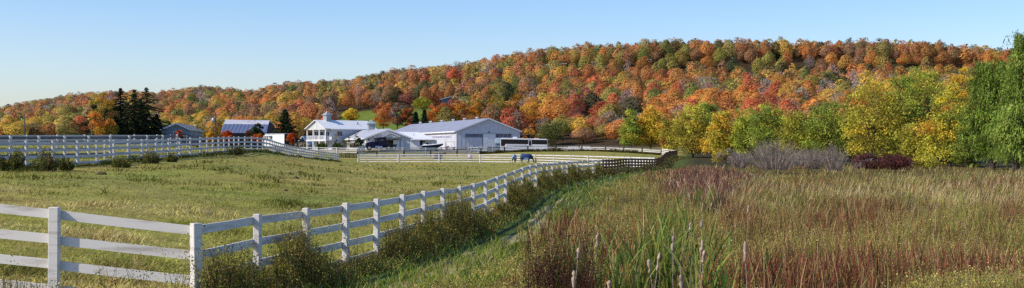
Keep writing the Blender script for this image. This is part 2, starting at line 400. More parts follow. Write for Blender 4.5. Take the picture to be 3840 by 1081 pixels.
def ground_material(name, bump=0.5):
    m, nt, out = new_mat(name)
    b = N(nt, 'ShaderNodeBsdfPrincipled'); b.inputs['Roughness'].default_value = 0.95; b.inputs['Specular IOR Level'].default_value = 0.1
    a = N(nt, 'ShaderNodeAttribute', attribute_name='Col')
    f1 = noise(nt, 0.5, 6); f2 = noise(nt, 3.5, 6, rough=0.7); f3 = noise(nt, 0.09, 3)
    c = mixc(nt, a.outputs['Color'], ramp(nt, f1, [(.3, (.72, .66, .6)), (.7, (1.25, 1.25, 1.1))]), 1.0, 'MULTIPLY')
    c = mixc(nt, c, ramp(nt, f2, [(.3, (.5, .48, .42)), (.72, (1.4, 1.35, 1.3))]), 1.0, 'MULTIPLY')
    c = mixc(nt, c, ramp(nt, f3, [(.35, (.85, .95, .9)), (.65, (1.1, 1.02, 1.0))]), 1.0, 'MULTIPLY')
    nt.links.new(c, b.inputs['Base Color'])
    bp = N(nt, 'ShaderNodeBump'); bp.inputs['Strength'].default_value = bump; bp.inputs['Distance'].default_value = 0.12
    nt.links.new(f2, bp.inputs['Height']); nt.links.new(bp.outputs['Normal'], b.inputs['Normal'])
    nt.links.new(b.outputs[0], out.inputs['Surface'])
    return m
M['ground'] = ground_material('pasture_and_marsh_soil')
M['hillsoil'] = ground_material('hillside_soil', 0.3)

def terrain(name, j0, j1, mat):
    X = _X[:, j0:j1]; D = _D[:, j0:j1]; Z = GZ[:, j0:j1]
    V = np.stack([X.ravel(), D.ravel(), Z.ravel()], 1)
    C = zone_colour(X.ravel(), D.ravel())
    ni, nj = X.shape
    idx = np.arange(ni * nj).reshape(ni, nj)
    Q = np.stack([idx[:-1, :-1].ravel(), idx[1:, :-1].ravel(), idx[1:, 1:].ravel(), idx[:-1, 1:].ravel()], 1)
    me = np_mesh(name, V, Q, C, mat); me.polygons.foreach_set('use_smooth', [True] * len(me.polygons))
    return tag(link_mesh(name, me), None, None, None, 'structure')
_js = int((math.log(398) - GLD[0]) / 0.019)
terrain('ground', 0, _js + 1, M['ground'])
terrain('hillside', _js, len(GLD), M['hillsoil'])
# worn dirt path beside the near fence
pv = []; pq = []
for k, d in enumerate(np.linspace(8, 62, 160)):
    cx_ = wx(float(fence_px(max(d, 18.2))), max(d, 18.2)) if d > 18.2 else wx(float(fence_px(18.2)), 18.2) - (18.2 - d) * 0.15
    cx_ += 1.95 - 0.010 * (d - 22) + 0.15 * math.sin(d * 0.35)
    w = ((0.30 + max(0, (30 - d)) * .022) + 0.10 * math.sin(d * 0.9) + .07 * math.sin(d * 2.3)) * (1 if d < 45 else max(0.2, (62 - d) / 17))
    for s in (-1, -.33, .33, 1):
        x = cx_ + s * w; pv.append((x, d, Hf(x, d) + 0.012))
    if k: pq += [((k - 1) * 4 + i, (k - 1) * 4 + i + 1, k * 4 + i + 1, k * 4 + i) for i in range(3)]
M['path'] = paint('dry_dirt_path', (0.46, 0.36, 0.19), (0.22, 0.20, 0.07), 0.95, 2.2, bump=0.5)
_p = MB(); _p.v = pv; _p.f = pq
tag(_p.build('path', M['path']), None, None, None, 'structure')
# ------------------------------------------------------------------ fences
def fence_run(name, label, pts, h=1.4, rails=4, rail_h=0.14, gap=None, post_w=0.15, post_d=0.10, mp=None, mr=None, spacing=2.44, explicit=False, top_mat=None, far=1, group=None, cat='fence', cap=0.02):
    P = [Vector((wx(a, d), d, wz(b, d))) for a, b, d in pts]
    if not explicit:
        L = [0.0]
        for a, b in zip(P, P[1:]): L.append(L[-1] + math.hypot(b.x - a.x, b.y - a.y))
        n = max(2, round(L[-1] / spacing) + 1)
        Q = []
        for k in range(n):
            s = L[-1] * k / (n - 1)
            Q.append(Vector([np.interp(s, L, [p[i] for p in P]) for i in range(3)]))
        # soften kinks of the top line
        for _ in range(2):
            for k in range(1, n - 1): Q[k].z = (Q[k - 1].z + 2 * Q[k].z + Q[k + 1].z) / 4
        P = Q
    root = empty(name, (P[0].x, P[0].y, P[0].z - h), label, cat, group)
    pm = MB().box((0, 0, -h / 2 - 0.12 + cap), (post_w, post_d, h + 0.30))
    pmesh = None
    rnd = random.Random(len(P) * 7 + int(h * 100))
    nn = len(P); nor = []
    for i in range(nn):
        t = (P[min(i + 1, nn - 1)] - P[max(i - 1, 0)]); t.z = 0; t.normalize()
        q = Vector((-t.y, t.x, 0))
        if q.y * far < 0: q = -q
        nor.append(q)
        if pmesh is None:
            o = pm.build('post', mp, root, bevel=0.008, world=False); pmesh = o.data
        else:
            o = link_mesh('post', pmesh, root)
            md = o.modifiers.new('edge', 'BEVEL'); md.width = 0.008; md.segments = 1; md.limit_method = 'ANGLE'
        o.location = P[i] - root.location
        o.rotation_euler = (rnd.uniform(-.012, .012), rnd.uniform(-.014, .014), math.atan2(t.y, t.x))
    gap = gap or (h - 0.12 - rail_h) / (rails - 0.35)
    for r in range(rails):
        mb = MB()
        for i in range(nn - 1):
            a, b = P[i], P[i + 1]
            n2 = (nor[i] + nor[i + 1]).normalized()
            za, zb2 = rnd.uniform(-.012, .012), rnd.uniform(-.012, .012)
            o = n2 * (post_d / 2 + 0.004 + 0.003 * (i % 2))
            d = (b - a); ex = d.normalized() * 0.03
            sag = rnd.uniform(-.02, .0)
            A = a + o - ex + Vector((0, 0, -r * gap - rail_h + za)); B = d + ex * 2 + Vector((0, 0, zb2 - za))
            mid = A + B / 2 + Vector((0, 0, sag * 0.4))
            mb.hexa(A, mid - A, n2 * 0.035, (0, 0, rail_h)); mb.hexa(mid, A + B - mid, n2 * 0.035, (0, 0, rail_h))
        ob = mb.build('rail', (top_mat if (top_mat and r == 0) else mr), root)
    return root

fence_run('board_fence', 'white four-board fence in the foreground turning a corner and curving off beside the marsh path', FENCE_A0 + FENCE_A, 1.4, 4, 0.135, 0.372, 0.15, 0.11, M['white_board'], M['white_board'], explicit=True)
fence_run('board_fence', 'bare brown unpainted board fence continuing the white foreground fence', FENCE_B, 1.45, 4, 0.17, None, 0.3, 0.14, M['brown_board'], M['brown_board'], spacing=2.5)
fence_run('board_fence', 'long white four-board fence with bushes at its foot along the left side of the pasture', FENCE_L, 1.4, 4, 0.16, 0.375, 0.19, 0.11, M['white_far'], M['white_far'], spacing=2.5)
fence_run('board_fence', 'white fence with a shaded grey top board just behind the long left fence', FENCE_L2, 1.4, 4, 0.17, 0.38, 0.19, 0.11, M['white_far'], M['grey_board'], spacing=2.6)
fence_run('board_fence', 'farthest low white fence rail in front of the spruce grove', FENCE_L3, 1.4, 3, 0.17, 0.42, 0.19, 0.11, M['white_far'], M['white_far'], spacing=3.0)
fence_run('board_fence', 'pale three-board fence right behind the blue-rugged horses', FENCE_H, 1.4, 4, 0.15, 0.40, 0.2, 0.12, M['white_far'], M['white_far'], spacing=7.6)
fence_run('board_fence', 'weathered grey fence with dark posts and top board curving round the far paddock', FENCE_D, 1.3, 4, 0.15, 0.33, 0.26, 0.16, M['dark_board'], M['white_far'], spacing=5.8, top_mat=M['dark_board'])
fence_run('board_fence', 'short sunlit cream fence end joining the grey paddock fence to the brown fence', FENCE_E, 1.3, 4, 0.17, 0.33, 0.2, 0.14, M['white_board'], M['white_board'], spacing=3.0)
fence_run('board_fence', 'white three-rail fence along the stable yard in front of the truck and boat', FENCE_Y, 1.3, 3, 0.19, 0.40, 0.26, 0.16, M['white_far'], M['white_far'], spacing=5.5)
fence_run('board_fence', 'pale grey three-rail fence in front of the balcony house garden', FENCE_F, 1.4, 3, 0.16, 0.42, 0.22, 0.14, M['white_far'], M['white_far'], spacing=5.0)
fence_run('board_fence', 'short white paling fence climbing the bank beside the truck front', [(1338, 556, 258), (1369, 543.5, 268)], 1.5, 5, 0.19, 0.29, 0.2, 0.14, M['white_far'], M['white_far'], spacing=3.0)

def pipe_gate(label, A, B, h, mat, bars, r=0.03, ties=3):
    A, B = Vector(A), Vector(B)
    g = empty('field_gate', A, label, 'gate')
    up = Vector((0, 0, h))
    MB().tube([A, A + up, B + up, B, A], r, 6).build('gate_frame', mat, g, True)
    for k in range(1, bars):
        MB().tube([A + up * (k / bars), B + up * (k / bars)], r * 0.8, 6).build('bar', mat, g, True)
    for k in range(1, ties):
        q = (B - A) * (k / ties); MB().tube([A + q, A + q + up], r * 0.8, 6).build('upright', mat, g, True)
    return g
def gate_at(label, a, b, mat, bars, r):
    A = Vector((wx(a[0], a[3]), a[3], wz(a[2], a[3]))); h = (a[2] - a[1]) * a[3] / F
    B = Vector((wx(b[0], b[3]), b[3], wz(b[2], b[3])))
    return pipe_gate(label, A, B, h, mat, bars, r)
gate_at('black tubular field gate standing tilted behind the long left fence', (667, 500, 536, 99), (745, 514, 550, 104), M['gate_black'], 4, 0.055)
gate_at('dark green tubular gate at the end of the long left fence', (1268, 577, 590, 216), (1310, 579, 591, 217), M['gate_green'], 4, 0.06)
gate_at('dark tubular gate leaning beside the white end post of the horse fence', (1296, 575, 591, 219), (1340, 578, 592, 221), M['gate_black'], 5, 0.06)

# ------------------------------------------------------------------ utility poles and yard lamp
def pole(px, top, d, label, base=None, r=0.14, arm=False, box=False, lamp=False):
    p = at(px, d)
    if base: p.z = base
    zt = wz(top, d)
    root = empty('utility_pole', p, label, 'utility pole')
    MB().tube([(p.x, p.y, p.z - .3), (p.x + .03, p.y, (p.z + zt) / 2), (p.x, p.y, zt)], [r, r * .9, r * .75], 8).build('pole', M['pole'], root, True)
    if arm:
        MB().box((p.x, p.y - .12, zt - .55), (1.9, .12, .14)).build('crossarm', M['pole'], root)
        for dx in (-.8, 0.35, .8): MB().tube([(p.x + dx, p.y - .12, zt - .48), (p.x + dx, p.y - .12, zt - .25)], [.06, .04], 6).build('insulator', M['galv'], root, True)
    if box:
        MB().tube([(p.x - .5, p.y - .1, zt - 2.6), (p.x - .5, p.y - .1, zt - 1.4)], .36, 12).build('transformer', M['galv'], root, True)
    if lamp:
        MB().tube([(p.x, p.y, zt - .1), (p.x - .25, p.y - .15, zt + .12)], .04, 6).build('lamp_arm', M['galv'], root, True)
        MB().ball((p.x - .32, p.y - .2, zt + .1), .22, 10, 6, (1, 1, .7)).build('lamp_head', M['gloss_white'], root, True)
pole(92, 432, 210, 'dark utility pole standing alone at far left behind the fences')
pole(344, 458, 220, 'shorter dark utility pole just left of the spruce grove')
pole(739, 473, 262, 'yard lamp pole beside the small blue-grey house', r=.12, lamp=True)
pole(808, 421, 300, 'tall utility pole with grey transformer left of the blue-roofed barn', r=.17, arm=True, box=True)
# ------------------------------------------------------------------ buildings
class Gable:
    """footprint from two front corners and a depth vector; 'u' runs along the front, 'w' goes back"""
    def __init__(s, name, label, FL, FR, back, z0, ze, zr, wall, roofm, over=0.35, cat='building', trim='white_trim', thick=0.16, ridge_t=0.5):
        s.FL, s.FR, s.bk = Vector((FL[0], FL[1], 0)), Vector((FR[0], FR[1], 0)), Vector((back[0], back[1], 0))
        s.z0, s.ze, s.zr = z0, ze, zr
        s.u = s.FR - s.FL; s.W = s.u.length; s.u.normalize(); s.L = s.bk.length; s.w = s.bk.normalized()
        s.nf = Vector((s.u.y, -s.u.x, 0))                         # outward of the front
        s.nr = Vector((s.w.y, -s.w.x, 0)); s.nr = s.nr if s.nr.dot(s.u) > 0 else -s.nr
        s.root = empty(name, ((s.FL + s.FR) / 2 + Vector((0, 0, z0))), label, cat)
        a, b = s.FL, s.FR; c, d = s.FR + s.bk, s.FL + s.bk
        Z = lambda p, z: (p.x, p.y, z)
        m1, m2 = (a + b) / 2, (c + d) / 2
        mb = MB(); mb.add([Z(a, z0 - 1), Z(b, z0 - 1), Z(c, z0 - 1), Z(d, z0 - 1), Z(a, ze), Z(b, ze), Z(c, ze), Z(d, ze), Z(m1, zr), Z(m2, zr)],
                          [(0, 1, 5, 8, 4), (2, 3, 7, 9, 6), (1, 2, 6, 5), (3, 0, 4, 7)])
        s.wall = mb.build('wall', wall, s.root)
        # roof: two slabs
        rb = MB(); half = s.W / 2
        ov = s.w * over
        for sgn, e in ((-1, s.FL), (1, s.FR)):
            dn = (e - m1); sl = Vector((dn.x, dn.y, ze - zr))
            n = sl.cross(s.w); n = n.normalized(); n = n if n.z > 0 else -n
            top = Vector((m1.x, m1.y, zr)) - ov + n * (0.03 + 0.004 * sgn)
            rb.hexa(top, s.bk + ov * 2, sl * (1 + over / sl.length), n * thick)
        s.roof = rb.build('roof', roofm, s.root)
        if trim:
            tb = MB()
            for sgn, e in ((-1, s.FL), (1, s.FR)):
                dn = (e - m1); sl = Vector((dn.x, dn.y, ze - zr)); n = sl.cross(s.w).normalized(); n = n if n.z > 0 else -n
                top = Vector((m1.x, m1.y, zr)) - ov - s.w * 0.06 + n * (0.0 + .005 * sgn)
                tb.hexa(top - n * 0.12, s.w * 0.05, sl * (1 + over / sl.length), n * 0.3)
                q = Vector((m1.x, m1.y, zr)) - ov + sl * (1 + over / sl.length) - n * 0.06
                dn.normalize()
                tb.hexa(q + dn * .012, s.bk + ov * 2, dn * 0.05, n * 0.22)
            tb.build('fascia', M[trim], s.root)
        for q in (s.wall, s.roof): WORLD[q.name] = Vector(s.root.location)
    def front(s, u, z, out=0.0): return s.FL + s.u * u + s.nf * out + Vector((0, 0, s.z0 + z))
    def side(s, t, z, out=0.0, right=True):
        base = s.FR if right else s.FL
        return base + s.w * t + (s.nr if right else -s.nr) * out + Vector((0, 0, s.z0 + z))
    def fbox(s, mb, u0, u1, z0, z1, o0=0.0, o1=0.06):
        return mb.hexa(s.front(u0, z0, o0), s.u * (u1 - u0), (0, 0, z1 - z0), s.nf * (o1 - o0))
    def sbox(s, mb, t0, t1, z0, z1, o0=0.0, o1=0.06, right=True):
        return mb.hexa(s.side(t0, z0, o0, right), s.w * (t1 - t0), (0, 0, z1 - z0), (s.nr if right else -s.nr) * (o1 - o0))
    def window(s, a0, a1, z0, z1, glass, face='f', fw=0.09, name='window', panes=2, frame='white_trim', right=True):
        bx = (lambda mb, *k: s.fbox(mb, *k)) if face == 'f' else (lambda mb, *k: s.sbox(mb, *k, right=right))
        mb = MB()
        bx(mb, a0, a0 + fw, z0, z1, 0.004, .08); bx(mb, a1 - fw, a1, z0, z1, 0.004, .08)
        bx(mb, a0 + fw, a1 - fw, z0, z0 + fw, 0.004, .078); bx(mb, a0 + fw, a1 - fw, z1 - fw, z1, 0.004, .078)
        for k in range(1, panes):
            c = a0 + (a1 - a0) * k / panes; bx(mb, c - .03, c + .03, z0 + fw, z1 - fw, 0.004, .07)
        w = mb.build(name, M[frame], s.root)
        bx(mb2 := MB(), a0 + fw * .6, a1 - fw * .6, z0 + fw * .6, z1 - fw * .6, 0.002, .035)
        mb2.build('pane', glass, w)
        return w
def ridge_turret(g, t, w, hw, hr, name='cupola'):
    m = (g.FL + g.FR) / 2 + g.w * t
    zc = g.zr - 0.35
    r = MB().hexa(m - g.u * w / 2 - g.w * w / 2 + Vector((0, 0, zc - .3)), g.u * w, g.w * w, (0, 0, hw + .65)).build(name, M['cupola_wall'], g.root)
    k = w * 0.66; z = zc + hw + .36
    c = [m - g.u * k - g.w * k, m + g.u * k - g.w * k, m + g.u * k + g.w * k, m - g.u * k + g.w * k]
    mb = MB(); n0 = [Vector((p.x, p.y, z)) for p in c]; n1 = [Vector((p.x, p.y, z + .14)) for p in c]
    k2 = .42
    mid = [Vector((m.x + (p.x - m.x) * k2, m.y + (p.y - m.y) * k2, z + hr * .5)) for p in c]
    ap = Vector((m.x, m.y, z + hr))
    mb.add(n0 + n1 + mid + [ap], [(3, 2, 1, 0)] + [(i, (i + 1) % 4, (i + 1) % 4 + 4, i + 4) for i in range(4)] + [(i + 4, (i + 1) % 4 + 4, (i + 1) % 4 + 8, i + 8) for i in range(4)] + [(i + 8, (i + 1) % 4 + 8, 12) for i in range(4)])
    mb.build('cupola_roof', M['cupola_roof'], r)
    mb = MB()
    for q in (0.12, 0.88): mb.hexa(m - g.u * (w / 2 + .05) - g.w * (w / 2 + .05) + Vector((0, 0, zc + hw * q + .15)), g.u * (w + .1), g.w * (w + .1), (0, 0, .12))
    mb.build('cupola_trim', M['galv'], r)

def P2(px, d): return (wx(px, d), d)
# riding arena
FLp, FRp = P2(1712, 330), P2(1950, 334)
RL = P2(1541, 412); mid = ((FLp[0] + FRp[0]) / 2, (FLp[1] + FRp[1]) / 2)
AR = Gable('riding_arena', 'long low grey steel riding arena with six white vents along its pale roof ridge', FLp, FRp, (RL[0] - mid[0], RL[1] - mid[1]), 2.45, wz(492, 331), wz(445.5, 331), M['arena_wall'], M['arena_roof'], 0.4)
WA = AR.W; s_ = F / 331.0
def au(px): return (px - 1712) / 238.0 * WA
def az(py): return wz(py, 331) - AR.z0
AR.window(au(1744), au(1808), az(516), az(502), M['pane_mid'], panes=5, frame='galv')
AR.window(au(1858), au(1918), az(516), az(502), M['pane_mid'], panes=4, frame='galv')
dr = AR.fbox(MB(), au(1811), au(1857), .02, az(502), .03, .14).build('sliding_door', M['door_pale'], AR.root)
AR.fbox(MB(), au(1809.2), au(1811), .02, az(502), .004, .1).build('door_gap', M['door_dark'], AR.root)
AR.fbox(MB(), au(1806), au(1922), az(501.4), az(500), .15, .3).build('door_track', M['galv'], AR.root)
AR.fbox(MB(), 0.0, WA, az(493), az(491.5), .005, .05).build('eave_trim', M['white_trim'], AR.root)
lm = AR.fbox(MB(), au(1829), au(1834), az(497), az(494.5), .01, .4).build('wall_lamp', M['black'], AR.root)
AR.window(5.0, 25.0, az(519.5), az(505.5), M['pane_pale'], 's', 0.16, panes=12, right=False)
AR.sbox(MB(), 0.2, AR.L, AR.ze - AR.z0 - .35, AR.ze - AR.z0 - .12, .42, .6, right=False).build('gutter', M['white_trim'], AR.root)
for k, px in enumerate((1576, 1615, 1656, 1699, 1741, 1788)):
    # distance along the ridge from the photo column
    lo, hi = 0.0, AR.L
    for _ in range(40):
        t = (lo + hi) / 2; q = (AR.FL + AR.FR) / 2 + AR.w * t
        if 1920 + F * q.x / q.y > px: lo = t
        else: hi = t
    q = (AR.FL + AR.FR) / 2 + AR.w * lo
    mb = MB().box((q.x, q.y, AR.zr + .1), (.55, .55, .9))
    v = mb.build('roof_vent', M['gloss_white'], AR.root)
    MB().box((q.x, q.y, AR.zr + .62), (.85, .85, .26)).build('vent_cap', M['gloss_white'], v)

# two storey house with balcony
dp = 2.0
hw_ = Vector((.704, .71)); HR, HL = Vector(P2(1220, 300)), Vector(P2(1149, 305.5))
HO = Gable('balcony_house', 'two-storey pale house with white roof, square cupola and columned corner balcony', HL + hw_ * dp, HR + hw_ * dp, hw_ * 13.5, 2.35, wz(483, 302), wz(452.5, 303), M['siding'], M['white_roof'], 0.5)
WH = HO.W; hz = HO.ze - HO.z0
fl = hz * 0.47
vr = HO.root
mb = MB(); HO.fbox(mb, -.1, WH + .1, fl - .18, fl + .12, .02, dp); mb.build('balcony_floor', M['white_trim'], vr)
mb = MB(); mb.prism([(0, hz + .02), (WH, hz + .02), (WH / 2, HO.zr - HO.z0 - .04)], HO.front(0, 0, dp - .25), HO.u, (0, 0, 1), HO.nf * .2)
mb.build('front_gable', M['siding'], vr)
mb = MB()
m1 = HO.front(WH / 2, HO.zr - HO.z0, 0.51)
for sgn in (-1, 1):
    e = HO.front(WH if sgn > 0 else 0, hz, 0.51); sl = e - m1; n = sl.cross(HO.nf).normalized(); n = n if n.z > 0 else -n
    mb.hexa(m1 + n * (.03 + .004 * sgn), HO.nf * (dp - .1), sl * 1.06, n * .16)
mb.build('front_roof', M['white_roof'], vr)
HO.fbox(MB(), -.05, WH + .05, hz - .22, hz + .0, .05, dp - .05).build('balcony_ceiling', M['white_trim'], vr)
for k in range(4):
    u = .12 + (WH - .24) * k / 3
    mb = MB(); HO.fbox(mb, u - .13, u + .13, 0, fl - .18, dp - .3, dp - .06); HO.fbox(mb, u - .12, u + .12, fl + .12, hz - .22, dp - .3, dp - .08)
    mb.build('column', M['white_trim'], vr)
mb = MB(); HO.fbox(mb, .1, WH - .1, fl + 1.05, fl + 1.15, dp - .24, dp - .14); HO.fbox(mb, .1, WH - .1, fl + .2, fl + .28, dp - .24, dp - .14)
nb = int(WH / .28)
for k in range(nb): u = .15 + (WH - .3) * k / (nb - 1); HO.fbox(mb, u - .05, u + .05, fl + .28, fl + 1.05, dp - .22, dp - .16)
mb.build('balcony_railing', M['white_trim'], vr)
for u0 in (0.7, 3.0, 5.3): HO.window(u0, u0 + 1.6, fl + .2, fl + 2.2, M['glass'], 'f', panes=2)
HO.window(1.6, 2.6, .2, 2.2, M['glass'], 'f'); HO.window(4.6, 6.0, .8, 2.1, M['glass'], 'f')
HO.window(1.5, 3.2, fl + 1.0, hz - .55, M['glass'], 's', panes=2)
HO.window(.6, 1.5, .9, 2.2, M['glass'], 's', panes=2); HO.window(3.6, 4.6, .9, 2.2, M['glass'], 's', panes=2); HO.window(6.8, 7.7, .2, 2.3, M['pane_pale'], 's', panes=1)
mb = MB(); HO.sbox(mb, -dp + .3, -.02, fl + 1.05, fl + 1.15, -.24, -.14); HO.sbox(mb, -dp + .3, -.02, fl + .2, fl + .28, -.24, -.14)
for k in range(6): HO.sbox(mb, -dp + .35 + k * .27, -dp + .43 + k * .27, fl + .28, fl + 1.05, -.22, -.16)
mb.build('side_railing', M['white_trim'], vr)
ridge_turret(HO, 1.45, 1.4, 1.35, 1.1)
q = HO.side(9.5, 0, -1.9); MB().tube([(q.x, q.y, HO.ze + .5), (q.x, q.y, HO.ze + 1.75)], .12, 8).build('roof_pipe', M['black'], vr)

# low stable with portico
SL, SR = P2(1373, 284), P2(1538, 285)
pk = (SL[0] + SR[0]) / 2, (SL[1] + SR[1]) / 2
rb_ = P2(1338, 313)
ST = Gable('stable', 'low grey stable with wide front gable, small portico and slate-coloured cupola', SL, SR, (rb_[0] - pk[0], rb_[1] - pk[1]), 2.42, wz(518, 284), wz(485.5, 284.5), M['siding'], M['stable_roof'], 0.45)
def su(px): return (px - 1373) / 165.0 * ST.W
def sz(py): return wz(py, 284) - ST.z0
ST.fbox(MB(), su(1447), su(1475), .02, sz(526), .005, .05).build('doorway', M['door_dark'], ST.root)
ST.fbox(MB(), su(1475), su(1499), .02, sz(526), .03, .13).build('sliding_door', M['door_pale'], ST.root)
ST.fbox(MB(), su(1499.6), su(1501.4), .02, sz(525), .004, .1).build('downpipe', M['blue_house'], ST.root)
ST.fbox(MB(), su(1502), su(1514), .02, sz(526), .01, .07).build('side_door', M['door_pale'], ST.root)
ST.fbox(MB(), su(1447), su(1500), sz(524.5), sz(523), .14, .24).build('door_track', M['black'], ST.root)
pt = MB(); c0, c1 = su(1434), su(1500); pz = sz(515.5); pr = sz(501)
for a, b in ((c0, (c0 + c1) / 2), (c1, (c0 + c1) / 2)):
    A = ST.front(a, pz, .02); B = ST.front(b, pr, .02); n = (B - A).cross(ST.nf).normalized(); n = n if n.z > 0 else -n
    pt.hexa(A + n * (.01 if a < b else .016), B - A, ST.nf * 2.3, n * .14)
pt.build('portico_roof', M['white_roof'], ST.root)
ST_p = MB().prism([(0, 0), (c1 - c0 - .4, 0), ((c1 - c0) / 2 - .2, pr - pz - .1)], ST.front(c0 + .2, pz - .02, 2.05), ST.u, (0, 0, 1), ST.nf * .1)
ST_p.build('portico_gable', M['siding'], ST.root)
mb = MB(); ST.fbox(mb, su(1446.2), su(1448.2), 0, pz - .1, 2.0, 2.15); ST.fbox(mb, su(1497), su(1499), 0, pz - .1, 2.0, 2.15); ST.fbox(mb, c0 + .3, c1 - .3, pz - .26, pz - .06, 2.0, 2.14)
mb.build('portico_post', M['blue_house'], ST.root)
ST.fbox(MB(), su(1381), su(1385), sz(526), sz(521), .01, .25).build('wall_lamp', M['black'], ST.root)
ST.sbox(MB(), 1.0, ST.L, ST.ze - ST.z0 - .33, ST.ze - ST.z0 - .1, .42, .58, right=False).build('gutter', M['white_trim'], ST.root)
ST.window(3.5, 4.6, .2, 2.2, M['pane_pale'], 's', right=False); ST.window(9, 10.2, .9, 2.0, M['glass'], 's', right=False); ST.window(15, 16.2, .9, 2.0, M['glass'], 's', right=False)
ridge_turret(ST, 16.0, 1.55, 1.55, 1.15)

# low link building with a white roof: one long slope towards the viewer
LB = empty('link_building', (wx(1580, 305), 305, 2.4), 'low link building with a broad white lean-to roof between stable and arena', 'building')
fl_, fr_ = Vector((wx(1532, 303), 303, wz(524.5, 303))), Vector((wx(1634, 303), 303, wz(525.5, 303)))
bl_, br_ = Vector((wx(1490, 318), 318, wz(497.5, 318))), Vector((wx(1570, 318), 318, wz(499, 318)))
mb = MB(); t_ = Vector((0, 0, .2))
mb.add([fl_, fr_, br_, bl_, fl_ + t_, fr_ + t_, br_ + t_, bl_ + t_], [(3, 2, 1, 0), (4, 5, 6, 7), (0, 1, 5, 4), (1, 2, 6, 5), (2, 3, 7, 6), (3, 0, 4, 7)])
mb.build('roof', M['white_roof'], LB)
MB().hexa((fl_.x - .3, 304, 1.4), (fr_.x - fl_.x - .1, 0, 0), (0, 10, 0), (0, 0, fl_.z - 1.45)).build('wall', M['siding'], LB)
MB().hexa((wx(1539, 303.6), 303.7, 2.0), (wx(1574, 303.6) - wx(1539, 303.6), 0, 0), (0, .25, 0), (0, 0, 3.0)).build('garage_door', M['gloss_white'], LB)
MB().hexa((wx(1576, 303.6), 303.7, 2.0), (.5, 0, 0), (0, .28, 0), (0, 0, 3.0)).build('doorway', M['door_dark'], LB)
MB().box((wx(1589, 303), 303.6, wz(531, 303)), (.4, .5, .35)).build('wall_lamp', M['black'], LB)
MB().tube([(wx(1551, 310), 310, wz(509, 310)), (wx(1551, 310), 310, wz(502, 310))], .09, 6).build('roof_pipe', M['galv'], LB)

# grey shed behind the balcony house
SHW = Gable('grey_shed', 'low blue-grey shed half hidden between the white trailer and the balcony house', P2(1112, 330), P2(1158, 330), (2, 14), 2.4, wz(541, 330), wz(512, 330), M['blue_house'], M['stable_roof'], .3)

# small blue-grey house on the left
BLH, BRH = P2(607, 292), P2(712, 294)
BH = Gable('bungalow', 'small blue-grey house with white-trimmed gable behind the left fences', BLH, BRH, (-2.6, 22), 4.0, wz(486, 293), wz(464.5, 294), M['blue_house'], M['shingle'], .4)
BH.window(su(0) * 0 + 2.6, 4.6, .3, wz(492, 293) - 4.0, M['glass'], 'f', .12, panes=2)
for t in (3.0, 8.0, 13.0): BH.window(t, t + 1.2, .9, 2.6, M['glass'], 's', .1, panes=1)
MB().hexa((wx(601, 300), 300, wz(481, 300)), (2.6, 0, .05), (0.6, 5, 0), (0, 0, .75)).build('rear_roof', M['dark_shingle'], BH.root)
MB().hexa((wx(604, 300), 300.3, 3.5), (2.3, 0, 0), (.5, 4.4, 0), (0, 0, wz(481, 300) - 3.5)).build('rear_wall', M['blue_house'], BH.root)

# gambrel barn
BA = empty('gambrel_barn', (wx(925, 375), 378, 3.2), 'old dark barn with a gambrel roof bleached above and blue below', 'barn')
def pp(px, py, d): return Vector((wx(px, d), d, wz(py, d)))
e1, b1, r1 = pp(828, 500, 368), pp(837, 467, 370.5), pp(846, 450.5, 374)
r2, b2, e2 = pp(1011, 453.5, 384), pp(1006, 468.8, 380), pp(999, 499, 377.5)
def slab(mb, a, b, c, d, t=.16):
    n = (b - a).cross(d - a).normalized(); n = n if n.z > 0 else -n; q = n * t
    return mb.add([a, b, c, d, a + q, b + q, c + q, d + q], [(3, 2, 1, 0), (4, 5, 6, 7), (0, 1, 5, 4), (1, 2, 6, 5), (2, 3, 7, 6), (3, 0, 4, 7)])
slab(MB(), b1, b2, r2, r1).build('upper_roof', M['barn_roof_hi'], BA)
slab(MB(), e1, e2, b2 - Vector((0, .02, .02)), b1 - Vector((0, .02, .02))).build('lower_roof', M['barn_roof_lo'], BA)
dv = Vector((2.4, 12, 0))                                        # gable direction, away from the viewer
rb2 = MB(); slab(rb2, r1, r2, r2 + dv * .3 - Vector((0, 0, 1.4)), r1 + dv * .3 - Vector((0, 0, 1.4))); slab(rb2, r1 + dv * .3 - Vector((0, 0, 1.4)), r2 + dv * .3 - Vector((0, 0, 1.4)), r2 + dv * .55 - Vector((0, 0, 4.4)), r1 + dv * .55 - Vector((0, 0, 4.4)))
rb2.build('rear_roof', M['barn_roof_lo'], BA)
k1 = r2 + dv * .3 - Vector((0, 0, 1.5)); k2 = r2 + dv * .55 - Vector((0, 0, 4.5)); k3 = Vector((k2.x, k2.y, 2.2)); k0 = Vector((e2.x, e2.y + .3, 2.2))
a1, a2, a3 = Vector((e1.x + .3, e1.y + .3, 2.2)), Vector((e1.x + .3, e1.y + .3, e1.z)), Vector((e2.x, e2.y + .3, e2.z))
h1 = r1 + dv * .3 - Vector((0, 0, 1.5)); h2 = r1 + dv * .55 - Vector((0, 0, 4.5)); h3 = Vector((h2.x, h2.y, 2.2))
MB().add([k0, k3, k2, k1, r2, b2, a3, a1, a2, b1, r1, h1, h2, h3], [(0, 1, 2, 3, 4, 5, 6), (7, 0, 6, 8), (13, 7, 8, 9, 10, 11, 12), (1, 13, 12, 2)]).build('wall', M['barn_wall'], BA)
for px in (880, 905, 930): MB().box((wx(px, 371), 371.2 + (px - 828) * .055, wz(508, 371)), (.9, .2, .9)).build('window', M['glass'], BA)

# house up on the hill meadow
hx = Vector(P2(1652, 640)); hz0 = Hf(hx.x, 640)
HB = Gable('hill_house', 'grey-roofed house tucked among trees at the top of the hill meadow', P2(1655, 638), P2(1741, 642), (2, 9), wz(381, 640) - 1.0, wz(373, 640), wz(362, 640), M['blue_house'], M['shingle'], .5)
